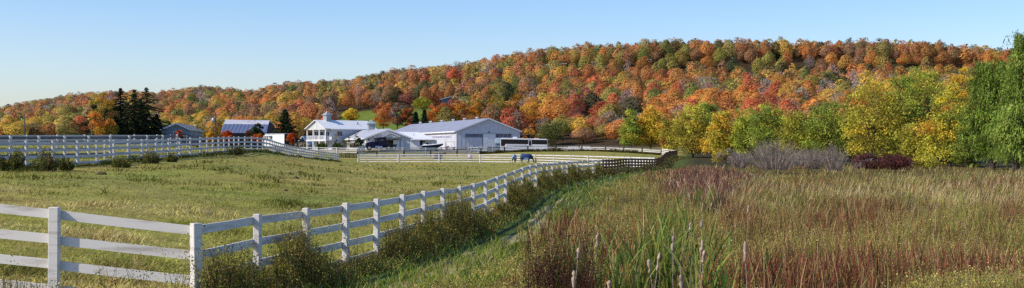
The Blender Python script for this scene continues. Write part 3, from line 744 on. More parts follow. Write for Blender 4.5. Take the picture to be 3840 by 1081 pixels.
# ------------------------------------------------------------------ vehicles
def lp(root):
    """local builder: child meshes in the thing's own frame"""
    def b(mb, name, mat, parent=None, smooth=False, bevel=0.0):
        return mb.build(name, mat, parent or root, smooth, bevel, world=False)
    return b
def wheel(b, x, y, r, w, rim='chrome', name='wheel', side=-1):
    t = b(MB().tube([(x, y - w / 2, r), (x, y + w / 2, r)], r, 18), name, M['tyre'])
    b(MB().tube([(x, y + side * (w / 2 + .03), r), (x, y + side * (w / 2 - .1), r)], [r * .56, r * .6], 14), 'hub', M[rim], t)
    return t

# navy tractor unit, nose to the left (-x)
p = at(1426, 274); TL = (1488 - 1362) * 274 / F
tr = empty('tractor_truck', (p.x, p.y, wz(564.5, 274)), 'dark navy heavy tractor truck with sleeper cab and flat rear deck parked before the stable', 'truck', rz=math.radians(6))
b = lp(tr); k = TL / 7.6; X = lambda v: (v - 3.8) * k
b(MB().prism([(X(.35), .75), (X(2.1), .75), (X(2.15), 1.95), (X(1.9), 1.95), (X(.75), 1.68), (X(.38), 1.45)], (0, -1.02, 0), (1, 0, 0), (0, 0, 1), (0, 2.04, 0)), 'bonnet', M['navy'], bevel=.08)
cab = b(MB().prism([(X(1.95), .7), (X(3.35), .7), (X(3.35), 2.82), (X(2.5), 2.82), (X(1.98), 1.95)], (0, -1.15, 0), (1, 0, 0), (0, 0, 1), (0, 2.3, 0)), 'cab', M['navy'], bevel=.05)
b(MB().prism([(X(3.36), .95), (X(5.15), .95), (X(5.15), 2.92), (X(4.9), 3.0), (X(3.36), 2.86)], (0, -1.2, 0), (1, 0, 0), (0, 0, 1), (0, 2.4, 0)), 'sleeper', M['navy'], bevel=.06)
b(MB().hexa((X(1.965), -1.0, 2.02), (X(2.46) - X(1.965), 0, .72), (0, 2.0, 0), (-.03, 0, .02)), 'windscreen', M['windscreen'], cab)
b(MB().hexa((X(2.4), -1.175, 1.95), (X(3.1) - X(2.4), 0, 0), (0, .03, 0), (0, 0, .62)), 'door_window', M['glass'], cab)
b(MB().hexa((X(3.75), -1.225, 2.05), (X(4.55) - X(3.75), 0, 0), (0, .03, 0), (0, 0, .4)), 'sleeper_window', M['glass'], cab)
b(MB().hexa((X(.0), -1.2, .5), (X(.5) - X(0), 0, 0), (0, 2.4, 0), (0, 0, .5)), 'bumper', M['chrome'], bevel=.08)
b(MB().hexa((X(.33), -.7, 1.0), (.06, 0, 0), (0, 1.4, 0), (.06, 0, .55)), 'grille', M['chrome'])
for y in (-.9, .9): b(MB().ball((X(.5), y * 1.06, 1.18), .2, 10, 6, (1.1, .7, .8)), 'headlight', M['gloss_white'], smooth=True)
b(MB().hexa((X(.6), -.45, .55), (X(7.4) - X(.6), 0, 0), (0, .9, 0), (0, 0, .4)), 'chassis', M['black'])
b(MB().hexa((X(5.2), -1.15, 1.02), (X(7.6) - X(5.2), 0, 0), (0, 2.3, 0), (0, 0, .32)), 'rear_deck', M['navy'], bevel=.1)
b(MB().tube([(X(2.7), -1.0, .7), (X(4.3), -1.0, .7)], .33, 12), 'fuel_tank', M['chrome'])
b(MB().hexa((X(2.3), -1.22, 1.9), (.16, 0, 0), (0, -.18, 0), (0, 0, .6)), 'wing_mirror', M['chrome'])
for y in (-1.0, .0, 1.0): b(MB().ball((X(2.75), y * .8, 2.9), .09, 8, 4), 'roof_marker_lamp', M['gloss_white'])
for x in (1.35, 5.7, 6.9):
    for y in (-1.0, 1.0): wheel(b, X(x), y, .53, .34, side=-1 if y < 0 else 1)

# horse trailer / coach with black window band
d0 = 312; p = at(1955, d0); L_ = 197 * d0 / F; s_ = d0 / F
co = empty('living_quarters_trailer', (p.x, p.y, wz(570, d0)), 'very long white gooseneck trailer with a black window band parked beside the arena', 'trailer', rz=math.radians(-3))
b = lp(co); X = lambda px: (px - 1953.5) * s_ * 1.0; Z = lambda py: (570 - py) * s_
b(MB().prism([(X(1876), Z(566)), (X(2052), Z(566)), (X(2052), Z(524)), (X(2048), Z(522)), (X(1878), Z(518)), (X(1876), Z(519))], (0, -1.25, 0), (1, 0, 0), (0, 0, 1), (0, 2.5, 0)), 'body', M['gloss_white'], bevel=.06)
b(MB().prism([(X(1855.5), Z(539)), (X(1875.6), Z(539)), (X(1875.6), Z(519.5)), (X(1857), Z(519.5))], (0, -1.2, 0), (1, 0, 0), (0, 0, 1), (0, 2.4, 0)), 'gooseneck_nose', M['blue_front'], bevel=.1)
b(MB().prism([(X(1857), Z(562)), (X(1875.6), Z(562)), (X(1875.6), Z(539.3)), (X(1857), Z(539.3))], (0, -.95, 0), (1, 0, 0), (0, 0, 1), (0, 1.9, 0)), 'gooseneck_skirt', M['blue_house'])
bd = b(MB().prism([(X(1878), Z(548)), (X(1890), Z(548)), (X(1895), Z(540)), (X(2050.5), Z(542.5)), (X(2050.5), Z(525.5)), (X(1878), Z(522.5))], (0, -1.28, 0), (1, 0, 0), (0, 0, 1), (0, .028, 0)), 'window_band', M['black'])
for a, c in ((1884, 1898), (1903, 1921), (1940, 1960), (2000, 2020), (2028, 2044)): b(MB().hexa((X(a), -1.29, Z(537)), (X(c) - X(a), 0, 0), (0, .012, 0), (0, 0, Z(527) - Z(537))), 'window', M['black'], bd)
drm = b(MB().hexa((X(1980.5), -1.31, Z(547)), (X(1993) - X(1980.5), 0, 0), (0, .05, 0), (0, 0, Z(527.5) - Z(547))), 'door', M['gloss_white'])
b(MB().hexa((X(1982), -1.325, Z(546)), (X(1991.5) - X(1982), 0, 0), (0, .02, 0), (0, 0, Z(528.5) - Z(546))), 'door_panel', M['black'], drm)
b(MB().hexa((X(1898), -1.28, Z(545.5)), (X(1976) - X(1898), 0, 0), (0, .025, 0), (0, 0, .1)), 'trim_stripe', M['navy'])
b(MB().hexa((X(1922), -.6, Z(519.2)), (X(1938) - X(1922), 0, 0), (0, 1.2, 0), (0, 0, .34)), 'air_conditioner', M['gloss_white'], bevel=.12)
for px in (1908, 1945, 1952, 2001, 2007, 2014): b(MB().hexa((X(px), -.3, Z(521.5)), (.3, 0, 0), (0, .5, 0), (0, 0, .16)), 'roof_vent', M['gloss_white'])
for px in (1985, 2001, 2017):
    for y in (-1.08, 1.08): wheel(b, X(px), y, .42, .26, side=-1 if y < 0 else 1)
b(MB().tube([(X(1866), 0, Z(562)), (X(1866), 0, 0)], .09, 8), 'jack_leg', M['galv'])

# white box trailer with lettering
d0 = 288; s_ = d0 / F
A0, A1 = Vector((wx(988, 290), 290, 0)), Vector((wx(1066, 285), 285, 0)); A2 = Vector((wx(1106, 289.5), 289.5, 0))
zt = wz(501, 286); zbm = zt - 3.0
bx = empty('box_trailer', ((A0 + A1) / 2 + Vector((0, 0, 2.4))), 'white box trailer with black lettering on its side and a dark open end', 'trailer')
ud = (A1 - A0); ed = (A2 - A1); Wb = ud.length; un = ud.normalized(); nb_ = Vector((un.y, -un.x, 0))
MB().hexa(A0 + Vector((0, 0, zbm)), ud, ed, (0, 0, zt - zbm)).build('body', M['gloss_white'], bx, bevel=.05)
MB().hexa(A1 + un * .02 + Vector((0, 0, zbm + .1)) + ed * .03, un * .03, ed * .94, (0, 0, zt - zbm - .2)).build('rear_opening', M['door_dark'], bx)
MB().hexa(A0 + nb_ * .02 + Vector((0, 0, zbm)), un * .32, nb_ * .04, (0, 0, zt - zbm)).build('corner_post', M['galv'], bx)
MB().hexa(A0 + nb_ * .02 + un * .33 + Vector((0, 0, zt - .16)), ud - un * .34, nb_ * .03, (0, 0, .14)).build('top_rail', M['galv'], bx)
MB().hexa(A0 + ed * .1 + Vector((0, 0, zbm - .35)) + un * .2, ud * .94, ed * .8, (0, 0, .34)).build('chassis', M['black'], bx)
for f_ in (.7, .86):
    for e_ in (.08, .92):
        c = A0 + ud * f_ + ed * e_; MB().tube([c - nb_ * .15 + Vector((0, 0, 2.9)), c + nb_ * .15 + Vector((0, 0, 2.9))], .5, 16).build('wheel', M['tyre'], bx)
MB().tube([A0 + ud * .15 + ed * .5 + Vector((0, 0, zbm - .3)), A0 + ud * .15 + ed * .5 + Vector((0, 0, 2.3))], .08, 8).build('landing_leg', M['galv'], bx)
def text_mesh(txt, size, name, mat, parent, origin, ux, uz, out, squeeze=.6):
    cu = bpy.data.curves.new('lettering', 'FONT'); cu.body = txt; cu.size = size; cu.extrude = .008; cu.space_character = 1.05; cu.offset = size * .045
    to = bpy.data.objects.new('lettering_source', cu); COL.objects.link(to)
    bpy.context.view_layer.update()
    me = bpy.data.meshes.new_from_object(to.evaluated_get(bpy.context.evaluated_depsgraph_get()))
    COL.objects.unlink(to); bpy.data.objects.remove(to)
    o0 = off(parent)
    for v in me.vertices:
        q = origin + ux * (v.co.x * squeeze) + uz * v.co.y + out * v.co.z
        v.co = q - o0
    me.materials.clear(); me.materials.append(mat); me.update()
    return link_mesh(name, me, parent)
lt = text_mesh('OLDE TYME', 1.15, 'lettering', M['letter'], bx, A0 + un * .42 + nb_ * .03 + Vector((0, 0, wz(523, 288))), un, Vector((0, 0, 1)), nb_, .46)
MB().hexa(A0 + un * 1.0 + nb_ * .03 + Vector((0, 0, wz(526.5, 288))), un * 1.3, nb_ * .012, (0, 0, .07)).build('underline', M['letter'], bx)
MB().hexa(A0 + un * 2.2 + nb_ * .03 + Vector((0, 0, wz(525.2, 288))), un * .7, nb_ * .012, (0, 0, .12)).build('small_lettering', M['galv'], bx)

# speedboat on its trailer
d0 = 278; s_ = d0 / F; p = at(1622, d0); zg = wz(568, d0)
bt = empty('boat_trailer', (p.x, p.y, zg), 'grey road trailer carrying the speedboat behind the yard fence', 'boat trailer')
b = lp(bt)
b(MB().hexa((-2.3, -.7, .45), (4.6, 0, 0), (0, .1, 0), (0, 0, .12)).hexa((-2.3, .6, .45), (4.6, 0, 0), (0, .1, 0), (0, 0, .12)).hexa((-2.9, -.06, .46), (.7, 0, 0), (0, .12, 0), (0, 0, .1)), 'frame', M['galv'])
for y in (-.95, .95): wheel(b, .9, y, .33, .2, 'galv', side=-1 if y < 0 else 1)
b(MB().hexa((1.9, -.8, .5), (.1, 0, 0), (0, 1.6, 0), (0, 0, .5)), 'support', M['galv'])
bo = empty('speedboat', (p.x, p.y, zg + .7), 'white speedboat with a dark navy hull side resting on a trailer', 'boat')
b = lp(bo)
# hull by sections, bow to the left
secs = []
for i in range(9):
    t = i / 8; x = -2.35 + 4.75 * t                                # photo: bow points right and up, stern left
    wdt = 1.05 * (1 - max(0, (t - .45) / .55) ** 2.2) + .02
    sheer = .62 + .42 * t ** 1.5; keel = .0 + .75 * max(0, (t - .55) / .45) ** 2
    secs.append([(x, -wdt, sheer), (x, -wdt * .93, (sheer + keel) * .52), (x, -wdt * .6, keel + .12), (x, 0, keel), (x, wdt * .6, keel + .12), (x, wdt * .93, (sheer + keel) * .52), (x, wdt, sheer)])
mb = MB()
for sct in secs: mb.v += sct
for i in range(8):
    for j in range(6): mb.f.append((i * 7 + j, (i + 1) * 7 + j, (i + 1) * 7 + j + 1, i * 7 + j + 1))
mb.f.append(tuple(range(7)))
b(mb, 'hull', M['rug_navy'], smooth=True)
mb = MB()
for sct in secs:
    x, w_, z_ = sct[6]; mb.v += [(x, -w_ - .03, z_), (x, -w_ * .8, z_ + .13), (x, w_ * .8, z_ + .13), (x, w_ + .03, z_)]
for i in range(8):
    for j in range(3): mb.f.append((i * 4 + j, i * 4 + j + 1, (i + 1) * 4 + j + 1, (i + 1) * 4 + j))
b(mb, 'deck', M['gloss_white'], smooth=True)
b(MB().prism([(-.1, .88), (.75, .92), (.05, 1.25)], (0, -.75, 0), (1, 0, 0), (0, 0, 1), (0, 1.5, 0)), 'windscreen', M['windscreen'])
b(MB().hexa((-2.0, -.7, .75), (.7, 0, 0), (0, 1.4, 0), (0, 0, .22)), 'sunpad', M['gloss_white'], bevel=.06)
b(MB().hexa((-1.5, -.5, .95), (.6, 0, 0), (0, 1.0, 0), (0, 0, .28)), 'seat', M['black'], bevel=.05)
b(MB().hexa((-2.75, -.25, .1), (.4, 0, 0), (0, .5, 0), (0, 0, .5)), 'outdrive', M['galv'], bevel=.05)

# golf cart
p = at(1688, 274); gc = empty('golf_cart', (p.x, p.y, wz(562, 274)), 'small white golf cart with flat roof and red lower body left of the arena corner', 'golf cart')
b = lp(gc)
b(MB().prism([(-1.15, .3), (1.15, .3), (1.2, .6), (.6, .62), (.45, .45), (-.2, .45), (-.25, .75), (-1.1, .75)], (0, -.58, 0), (1, 0, 0), (0, 0, 1), (0, 1.16, 0)), 'body', M['red'], bevel=.04)
b(MB().hexa((-1.1, -.6, 1.75), (2.1, 0, 0), (0, 1.2, 0), (0, 0, .1)), 'roof', M['gloss_white'], bevel=.05)
for x in (-1.0, .85):
    for y in (-.54, .54): b(MB().tube([(x + (.18 if x > 0 else 0), y, .6), (x, y, 1.76)], .035, 6), 'roof_post', M['gloss_white'])
b(MB().hexa((-.75, -.55, .76), (.55, 0, 0), (0, 1.1, 0), (0, 0, .14)).hexa((-.85, -.55, .8), (.12, 0, 0), (0, 1.1, 0), (0, 0, .5)), 'seat', M['gloss_white'], bevel=.04)
b(MB().hexa((-1.12, -.5, .95), (.03, 0, 0), (0, 1.0, 0), (0, 0, .65)), 'rear_screen', M['gloss_white'])
b(MB().tube([(.45, -.25, .6), (.2, -.25, .98)], .03, 6).tube([(.2, -.4, 1.0), (.2, -.1, 1.0)], .03, 6), 'steering_wheel', M['black'])
for x in (-.75, .8):
    for y in (-.5, .5): wheel(b, x, y, .23, .18, 'galv', side=-1 if y < 0 else 1)

# stacks of white pallets
def make_pallet(loc, label, grp):
    r = empty('white_pallet', loc, label, 'pallet', grp)
    mb = MB()
    for k in range(6): mb.hexa((-1.05, -.55 + k * .19, .30), (2.1, 0, 0), (0, .15, 0), (0, 0, .08))
    mb.build('top_boards', M['gloss_white'], r, world=False)
    mb = MB()
    for x in (-1.0, -.35, .3, .85): mb.hexa((x, -.55, .08), (.15, 0, 0), (0, 1.1, 0), (0, 0, .22))
    mb.build('bearers', M['gloss_white'], r, world=False)
    MB().hexa((-1.05, -.55, 0), (2.1, 0, 0), (0, .2, 0), (0, 0, .07)).hexa((-1.05, .35, 0), (2.1, 0, 0), (0, .2, 0), (0, 0, .07)).build('bottom_boards', M['gloss_white'], r, world=False)
    return r
pal = None
names = ['bottom', 'second', 'third', 'topmost']
for px, d, nm, n, top in ((1808, 266, 'in front of the arena door', 4, 551), (1772, 268, 'left of the arena door', 2, 552), (2150, 272, 'behind the grey fence right of the long trailer', 3, 549), (2194, 272, 'at the brightest spot behind the grey paddock fence', 3, 548)):
    q = at(px, d); z0 = wz(top, d) - n * .40
    for k in range(n):
        lab = ('topmost' if k == n - 1 else names[k]) + ' white slatted pallet of the stack ' + nm
        loc = (q.x + .05 * (k % 2), q.y, z0 + k * .40)
        if pal is None: pal = make_pallet(loc, lab, 'white pallets stacked in the yard')
        else:
            c = copy_tree(pal); c.location = loc; c['label'] = lab

# ------------------------------------------------------------------ horses
def horse(px, d, name_label, rz, coat, rug, graze=True, base=None, scale=1.0, neck_rug=None, panel=None):
    p = at(px, d); z = base if base is not None else p.z
    root = empty('horse', (p.x, p.y, z), name_label, 'horse', rz=rz); root.scale = (scale,) * 3
    nodes = [(-.55, 0, 1.22, .30), (-.1, 0, 1.14, .32), (.35, 0, 1.20, .30), (.62, 0, 1.22, .24)]
    edges = [(0, 1), (1, 2), (2, 3)]
    def addn(par, x, y, zz, r): nodes.append((x, y, zz, r)); edges.append((par, len(nodes) - 1)); return len(nodes) - 1
    if graze: ch = [(.95, 0, 1.02, .17), (1.2, 0, .68, .12), (1.32, 0, .42, .11), (1.38, 0, .22, .08), (1.42, 0, .08, .06)]
    else: ch = [(.85, 0, 1.42, .18), (1.05, 0, 1.62, .13), (1.22, 0, 1.68, .12), (1.42, 0, 1.55, .09), (1.55, 0, 1.46, .06)]
    k = 3
    for c in ch: k = addn(k, *c)
    head = ch[2]
    for y in (-.07, .07): addn(len(nodes) - 3 if y < 0 else len(nodes) - 4, head[0] - .08, y * 1.3, head[2] + (.14 if not graze else .13), .025)
    for s in (-1, 1):
        f = .08 * s
        q = addn(2, .45 + f, .17 * s, .88, .12); q = addn(q, .47 + f, .17 * s, .50, .06); q = addn(q, .46 + f, .17 * s, .16, .042); addn(q, .52 + f, .17 * s, .04, .055)
        q = addn(0, -.55 - f, .19 * s, .86, .15); q = addn(q, -.72 - f, .19 * s, .55, .07); q = addn(q, -.66 - f, .19 * s, .18, .045); addn(q, -.60 - f, .19 * s, .04, .058)
    q = addn(0, -.86, 0, 1.2, .06); q = addn(q, -.95, 0, .85, .06); addn(q, -.93, 0, .5, .035)
    me = bpy.data.meshes.new('body'); me.from_pydata([n[:3] for n in nodes], edges, [])
    ob = link_mesh('body', me, root)
    sk = ob.modifiers.new('skin', 'SKIN'); ob.modifiers.new('smooth', 'SUBSURF').levels = 1
    for v, n in zip(me.skin_vertices[0].data, nodes): v.radius = (n[3], n[3])
    me.skin_vertices[0].data[0].use_root = True
    me.materials.append(coat)
    # rug: an arch over the trunk
    st = [(-.93, 1.18, .16, .72), (-.86, 1.47, .30, .62), (-.6, 1.60, .40, .58), (-.1, 1.52, .42, .56), (.35, 1.60, .40, .58), (.62, 1.58, .34, .60), (.80, 1.42, .27, .66)]
    mb = MB(); m = 9
    for x, zt_, w, zb_ in st:
        for j in range(m):
            a = PI * j / (m - 1); y = -w * math.cos(a) * (1.0 if 0 < j < m - 1 else 1.02)
            zz = zb_ + (zt_ - zb_) * math.sin(a) ** .55 if 0 < j < m - 1 else zb_
            mb.v.append((x + .02 * math.sin(j * 2.1), y * (1 + .03 * math.sin(x * 9 + j)), zz))
    for i in range(len(st) - 1):
        for j in range(m - 1): mb.f.append((i * m + j, i * m + j + 1, (i + 1) * m + j + 1, (i + 1) * m + j))
    mb.f.append(tuple(range(m)))
    rg = mb.build('rug', rug, root, True, world=False)
    sd = rg.modifiers.new('thick', 'SOLIDIFY'); sd.thickness = .02
    if panel:
        pv_ = MB()
        for s in (-1,):
            n0 = 12; c = [(.0 + .42 * math.cos(2 * PI * i / n0), s * .455, .78 + .22 * math.sin(2 * PI * i / n0)) for i in range(n0)]
            pv_.add(c + [(x, y - .012, z_) for x, y, z_ in c], [tuple(range(n0)), tuple(range(n0, 2 * n0))[::-1]])
        pv_.build('rug_panel', panel, rg, world=False)
    if neck_rug:
        pts = [(.70, 0, 1.28), (.95, 0, 1.06), (1.18, 0, .72)] if graze else [(.66, 0, 1.3), (.85, 0, 1.44), (1.05, 0, 1.64)]
        MB().tube(pts, [.33, .24, .17], 12, False).build('neck_cover', neck_rug, root, True, world=False)
    # mane and hooves
    return root
horse(1972, 203, 'grazing horse in a bright blue rug with pale side panel and dark neck cover', 0.1, M['coat_dark'], M['rug_blue'], True, wz(612.5, 203), .98, M['rug_navy'], M['rug_pale'])
horse(1929, 201, 'smaller blue-rugged horse seen end-on left of the grazing horse', math.radians(78), M['coat_dark'], M['rug_pale'], True, wz(610, 201), .82, M['rug_blue'])
horse(1645, 232, 'horse in a dark navy rug standing side-on behind the pale fence', 0.05, M['coat_bay'], M['rug_navy'], False, wz(606.5, 232), .95)
horse(1762, 228, 'pale horse in a lilac and navy rug seen from behind the fence', math.radians(100), M['coat_pale'], M['rug_lilac'], True, wz(607, 228), .92, M['rug_navy'])
# ------------------------------------------------------------------ foliage builders (numpy)
def unit(v): return v / np.maximum(np.linalg.norm(v, axis=1, keepdims=True), 1e-9)
def leaf_quads(P, Nn, size, C, rg, aspect=0.55, mixn=0.75, along=None, rnd=None):
    """rhombic leaf clusters at P facing roughly Nn; returns V, Q, C"""
    n = len(P)
    nr = unit(Nn * mixn + unit(rg.normal(size=(n, 3))) * ((1.05 - mixn * .35) if rnd is None else rnd))
    a = rg.normal(size=(n, 3)) if along is None else along + rg.normal(size=(n, 3)) * .25
    a = unit(a - nr * (a * nr).sum(1, keepdims=True)); b = np.cross(nr, a)
    s = np.asarray(size).reshape(-1, 1) * np.ones((n, 1))
    j = 1 + rg.uniform(-.25, .25, (n, 1))
    fold = nr * s * rg.uniform(-.18, .18, (n, 1))
    V = np.stack([P - a * s * .5, P + b * s * aspect * .5 * j + fold, P + a * s * .5 * j, P - b * s * aspect * .5 + fold * .6], 1).reshape(-1, 3)
    Q = np.arange(4 * n).reshape(n, 4)
    return V, Q, np.repeat(C, 4, axis=0)

def tubes_np(segs, n=5):
    """segs: list of (p0, p1, r0, r1) -> V, Q"""
    V = []; Q = []
    for p0, p1, r0, r1 in segs:
        p0 = np.array(p0, float); p1 = np.array(p1, float); t = p1 - p0; t /= max(np.linalg.norm(t), 1e-6)
        u = np.cross(t, [0, 0, 1.0] if abs(t[2]) < .9 else [0, 1.0, 0]); u /= np.linalg.norm(u); w = np.cross(t, u)
        k = len(V)
        for p, r in ((p0, r0), (p1, r1)):
            for j in range(n):
                a = 2 * PI * j / n; V.append(p + (u * math.cos(a) + w * math.sin(a)) * r)
        for j in range(n): Q.append((k + j, k + (j + 1) % n, k + n + (j + 1) % n, k + n + j))
    return np.array(V), np.array(Q)

def palette(rg, n, cols, jit=.16):
    """pick n colours out of [(rgb, weight)]"""
    w = np.array([c[1] for c in cols], float); w /= w.sum()
    k = rg.choice(len(cols), n, p=w)
    c = np.array([x[0] for x in cols])[k]
    return c * (1 + rg.normal(0, jit, (n, 1))) * (1 + rg.normal(0, .05, (n, 3)))

def crown(rg, Hh, W, n, leaf, cols, low=.12, lobes=None, peak=.75, spread=1.0, flat=.8, jit=.13, fill=.25, rnd=None, ragged=0.0, rmul=1.0):
    """leafy crown: lobes scattered over an egg-shaped envelope, leaves on their shells"""
    L = lobes or 16
    c = []; r = []
    for i in range(L):
        t = (i + .5) / L; t = low + (1 - low) * min(1, max(0, t * .86 + rg.uniform(-.05, .05)))
        tt = (t - low) / (1 - low)
        rad = W / 2 * (math.sin(PI * min(1, tt ** peak * .93 + .05)) ** .65) * spread
        a = i * 2.399 + rg.uniform(-.5, .5)
        q = rad * math.sqrt(rg.uniform(.25, 1)) * .72
        c.append((q * math.cos(a), q * math.sin(a), t * Hh * .93)); r.append(max(.14 * W, rad * rg.uniform(.36, .58)) * rmul)
    c = np.array(c); r = np.array(r)
    k = rg.choice(L, n, p=r ** 2 / (r ** 2).sum())
    d = unit(rg.normal(size=(n, 3))); d[:, 2] = np.where(d[:, 2] < -.3, -d[:, 2] * .6, d[:, 2])
    rr = r[k] * np.where(rg.random(n) < fill, rg.uniform(.3, .85, n), rg.uniform(.82, 1.12, n))
    if ragged:
        out = rg.random(n) < ragged; rr = np.where(out, rr * rg.uniform(1.0, 1.5, n), rr); d[:, 2] = np.where(out, np.abs(d[:, 2]) + .35, d[:, 2])
    P = c[k] + d * rr[:, None] * np.array([1, 1, flat])
    kz = Hh / np.percentile(P[:, 2], 99.2); kr = W / 2 / np.percentile(np.hypot(P[:, 0], P[:, 1]), 96)
    sc_ = np.array([kr, kr, kz]); P = P * sc_; c = c * sc_; P[:, 2] = np.clip(P[:, 2], low * Hh * .5, Hh * 1.06)
    lobecol = palette(rg, L, cols, .20 if ragged else .10)
    C = lobecol[k] * .76 + palette(rg, n, cols, jit) * .24
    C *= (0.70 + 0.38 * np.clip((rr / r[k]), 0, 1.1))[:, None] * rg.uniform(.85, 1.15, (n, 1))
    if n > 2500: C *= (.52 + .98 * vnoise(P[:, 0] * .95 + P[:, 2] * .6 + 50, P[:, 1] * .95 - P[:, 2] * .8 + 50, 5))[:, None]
    nn = unit(d + np.array([0, 0, .25]))
    V, Q, CC = leaf_quads(P, nn, rg.uniform(.65, 1.35, n) * leaf, C, rg, .62, .8, None, rnd)
    return V, Q, CC, c, r

def trunk_segs(rg, Hh, lobes_c, r0, top=.7, lean=.04):
    segs = []; pts = [np.array([0, 0, -.4])]
    m = 5
    for i in range(1, m + 1):
        t = i / m; pts.append(np.array([lean * Hh * t * math.sin(3 * t), lean * Hh * t * .6, Hh * top * t]))
    for i in range(m): segs.append((pts[i], pts[i + 1], r0 * (1 - .8 * i / m) * (1.25 if i == 0 else 1), r0 * (1 - .8 * (i + 1) / m)))
    for c in lobes_c:
        f = min(.9, max(.15, (c[2] / Hh) * .62)); b = np.array([lean * Hh * f, lean * Hh * f * .6, Hh * top * f])
        mid = (b + c) / 2 + np.array([0, 0, -.04 * Hh]); rr = r0 * .34 * (1 - f * .5)
        segs += [(b, mid, rr, rr * .65), (mid, c, rr * .65, rr * .2)]
    return segs

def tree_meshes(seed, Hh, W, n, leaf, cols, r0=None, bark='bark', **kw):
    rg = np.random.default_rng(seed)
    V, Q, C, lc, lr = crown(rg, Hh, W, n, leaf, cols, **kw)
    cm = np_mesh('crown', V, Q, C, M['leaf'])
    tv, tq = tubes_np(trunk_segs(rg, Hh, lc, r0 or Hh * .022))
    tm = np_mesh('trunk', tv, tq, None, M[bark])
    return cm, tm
def put_tree(name, meshes, loc, label, cat='tree', group=None, rz=0., scale=(1, 1, 1), color=None):
    r = empty(name, loc, label, cat, group, rz); r.scale = scale
    o = link_mesh('crown', meshes[0], r); t = link_mesh('trunk', meshes[1], r)
    if color: o.color = (*color, 1)
    return r

def conifer_meshes(seed, Hh, W, cols, n_br=150, leaf=.55, droop=.25, low=.05, gap=.0, irr=.25):
    rg = np.random.default_rng(seed); P = []; A = []; S = []; segs = []
    m = 6
    for i in range(m): segs.append(((0, 0, Hh * i / m - (.4 if i == 0 else 0)), (0, 0, Hh * (i + 1) / m), Hh * .016 * (1 - i / m) + .02, Hh * .016 * (1 - (i + 1) / m) + .015))
    for k in range(n_br):
        t = low + (1 - low) * (k + .5) / n_br; t = min(.995, t + rg.uniform(-.01, .01))
        L = W / 2 * ((1 - t) ** .9) * 1.25 * (1 + rg.uniform(-irr, irr)) + .10
        a = k * 2.399 + rg.uniform(-.3, .3); dx, dy = math.cos(a), math.sin(a)
        if rg.random() < gap: continue
        up = .18 * L if t > .6 else 0
        q = np.linspace(.12, 1, max(4, int(L / leaf * 2.6)))
        z = t * Hh + up * q - droop * L * q ** 1.4 + .10 * L * q ** 4
        segs.append(((0, 0, t * Hh), (dx * L * .8, dy * L * .8, t * Hh + up * .8 - droop * L * .7), .012 * Hh * (1 - t) * .5 + .012, .008))
        for qq, zz in zip(q, z):
            w = leaf * (1.25 - .75 * qq) * .9
            for s in (-1, 0, 1):
                P.append((dx * L * qq - dy * w * s * .55, dy * L * qq + dx * w * s * .55, zz - abs(s) * .12 * leaf + rg.uniform(-.06, .06)))
                A.append((dx - dy * s * .7, dy + dx * s * .7, -.25 - .2 * abs(s))); S.append(leaf * (1.25 - .35 * qq))
    P = np.array(P); A = np.array(A); S = np.array(S); n = len(P)
    C = palette(rg, n, cols, .2)
    nn = np.tile([0, 0, 1.0], (n, 1)) + rg.normal(0, .45, (n, 3))
    V, Q, CC = leaf_quads(P, unit(nn), S, C, rg, .5, 1.0, along=unit(A))
    tv, tq = tubes_np(segs, 5)
    return np_mesh('crown', V, Q, CC, M['needle']), np_mesh('trunk', tv, tq, None, M['bark'])

def bare_meshes(seed, Hh, W, col, n=500, thick=.012):
    """leafless many-stemmed bush: ribbons fanning up from the base"""
    rg = np.random.default_rng(seed); B = []; T = []; r = []
    a = rg.uniform(0, 2 * PI, n); s = np.sqrt(rg.random(n))
    bx_ = np.stack([np.cos(a) * s * W * .22, np.sin(a) * s * W * .22, np.full(n, -.05)], 1)
    hh = Hh * (1 - .45 * s ** 2) * rg.uniform(.6, 1.05, n)
    tx = np.stack([np.cos(a) * s * W * .5, np.sin(a) * s * W * .5, hh], 1) + rg.normal(0, .12, (n, 3)) * Hh * .3
    V = []; Q = []; C = []
    def rib(p, q, w0, w1, c):
        m = len(p); t = unit(q - p); sd = unit(np.cross(t, unit(rg.normal(size=(m, 3)) + np.array([0, -1.2, 0]))))
        k = sum(len(v) for v in V)
        v = np.stack([p - sd * w0, p + sd * w0, q + sd * w1, q - sd * w1], 1).reshape(-1, 3)
        V.append(v); Q.append(np.arange(4 * m).reshape(m, 4) + k); C.append(np.repeat(c, 4, 0))
    cc = palette(rg, n, col, .2)
    md = bx_ * .45 + tx * .55 + rg.normal(0, .05, (n, 3)) * Hh * .4
    rib(bx_, md, thick * 1.6, thick, cc); rib(md, tx, thick, thick * .4, cc)
    for _ in range(4):
        f = rg.uniform(.25, .95, (n, 1)); p = md * (1 - f) + tx * f
        q = p + unit(tx - md + rg.normal(0, .8, (n, 3)) * Hh * .35) * rg.uniform(.12, .32, (n, 1)) * Hh
        rib(p, q, thick * .6, thick * .25, cc * rg.uniform(.8, 1.25, (n, 1)))
    return np_mesh('twigs', np.concatenate(V), np.concatenate(Q), np.concatenate(C), M['stem'])

# palettes (linear base colours)
ORANGE, RUST, RED, GOLD, OLIVE, GREEN, DKGREEN, YELLOW, BROWN, GREY, WINE, PALE = (.60, .23, .05), (.42, .15, .045), (.55, .10, .045), (.62, .38, .05), (.32, .28, .05), (.19, .26, .04), (.05, .07, .025), (.68, .48, .05), (.28, .14, .06), (.30, .24, .21), (.17, .035, .045), (.36, .33, .15)

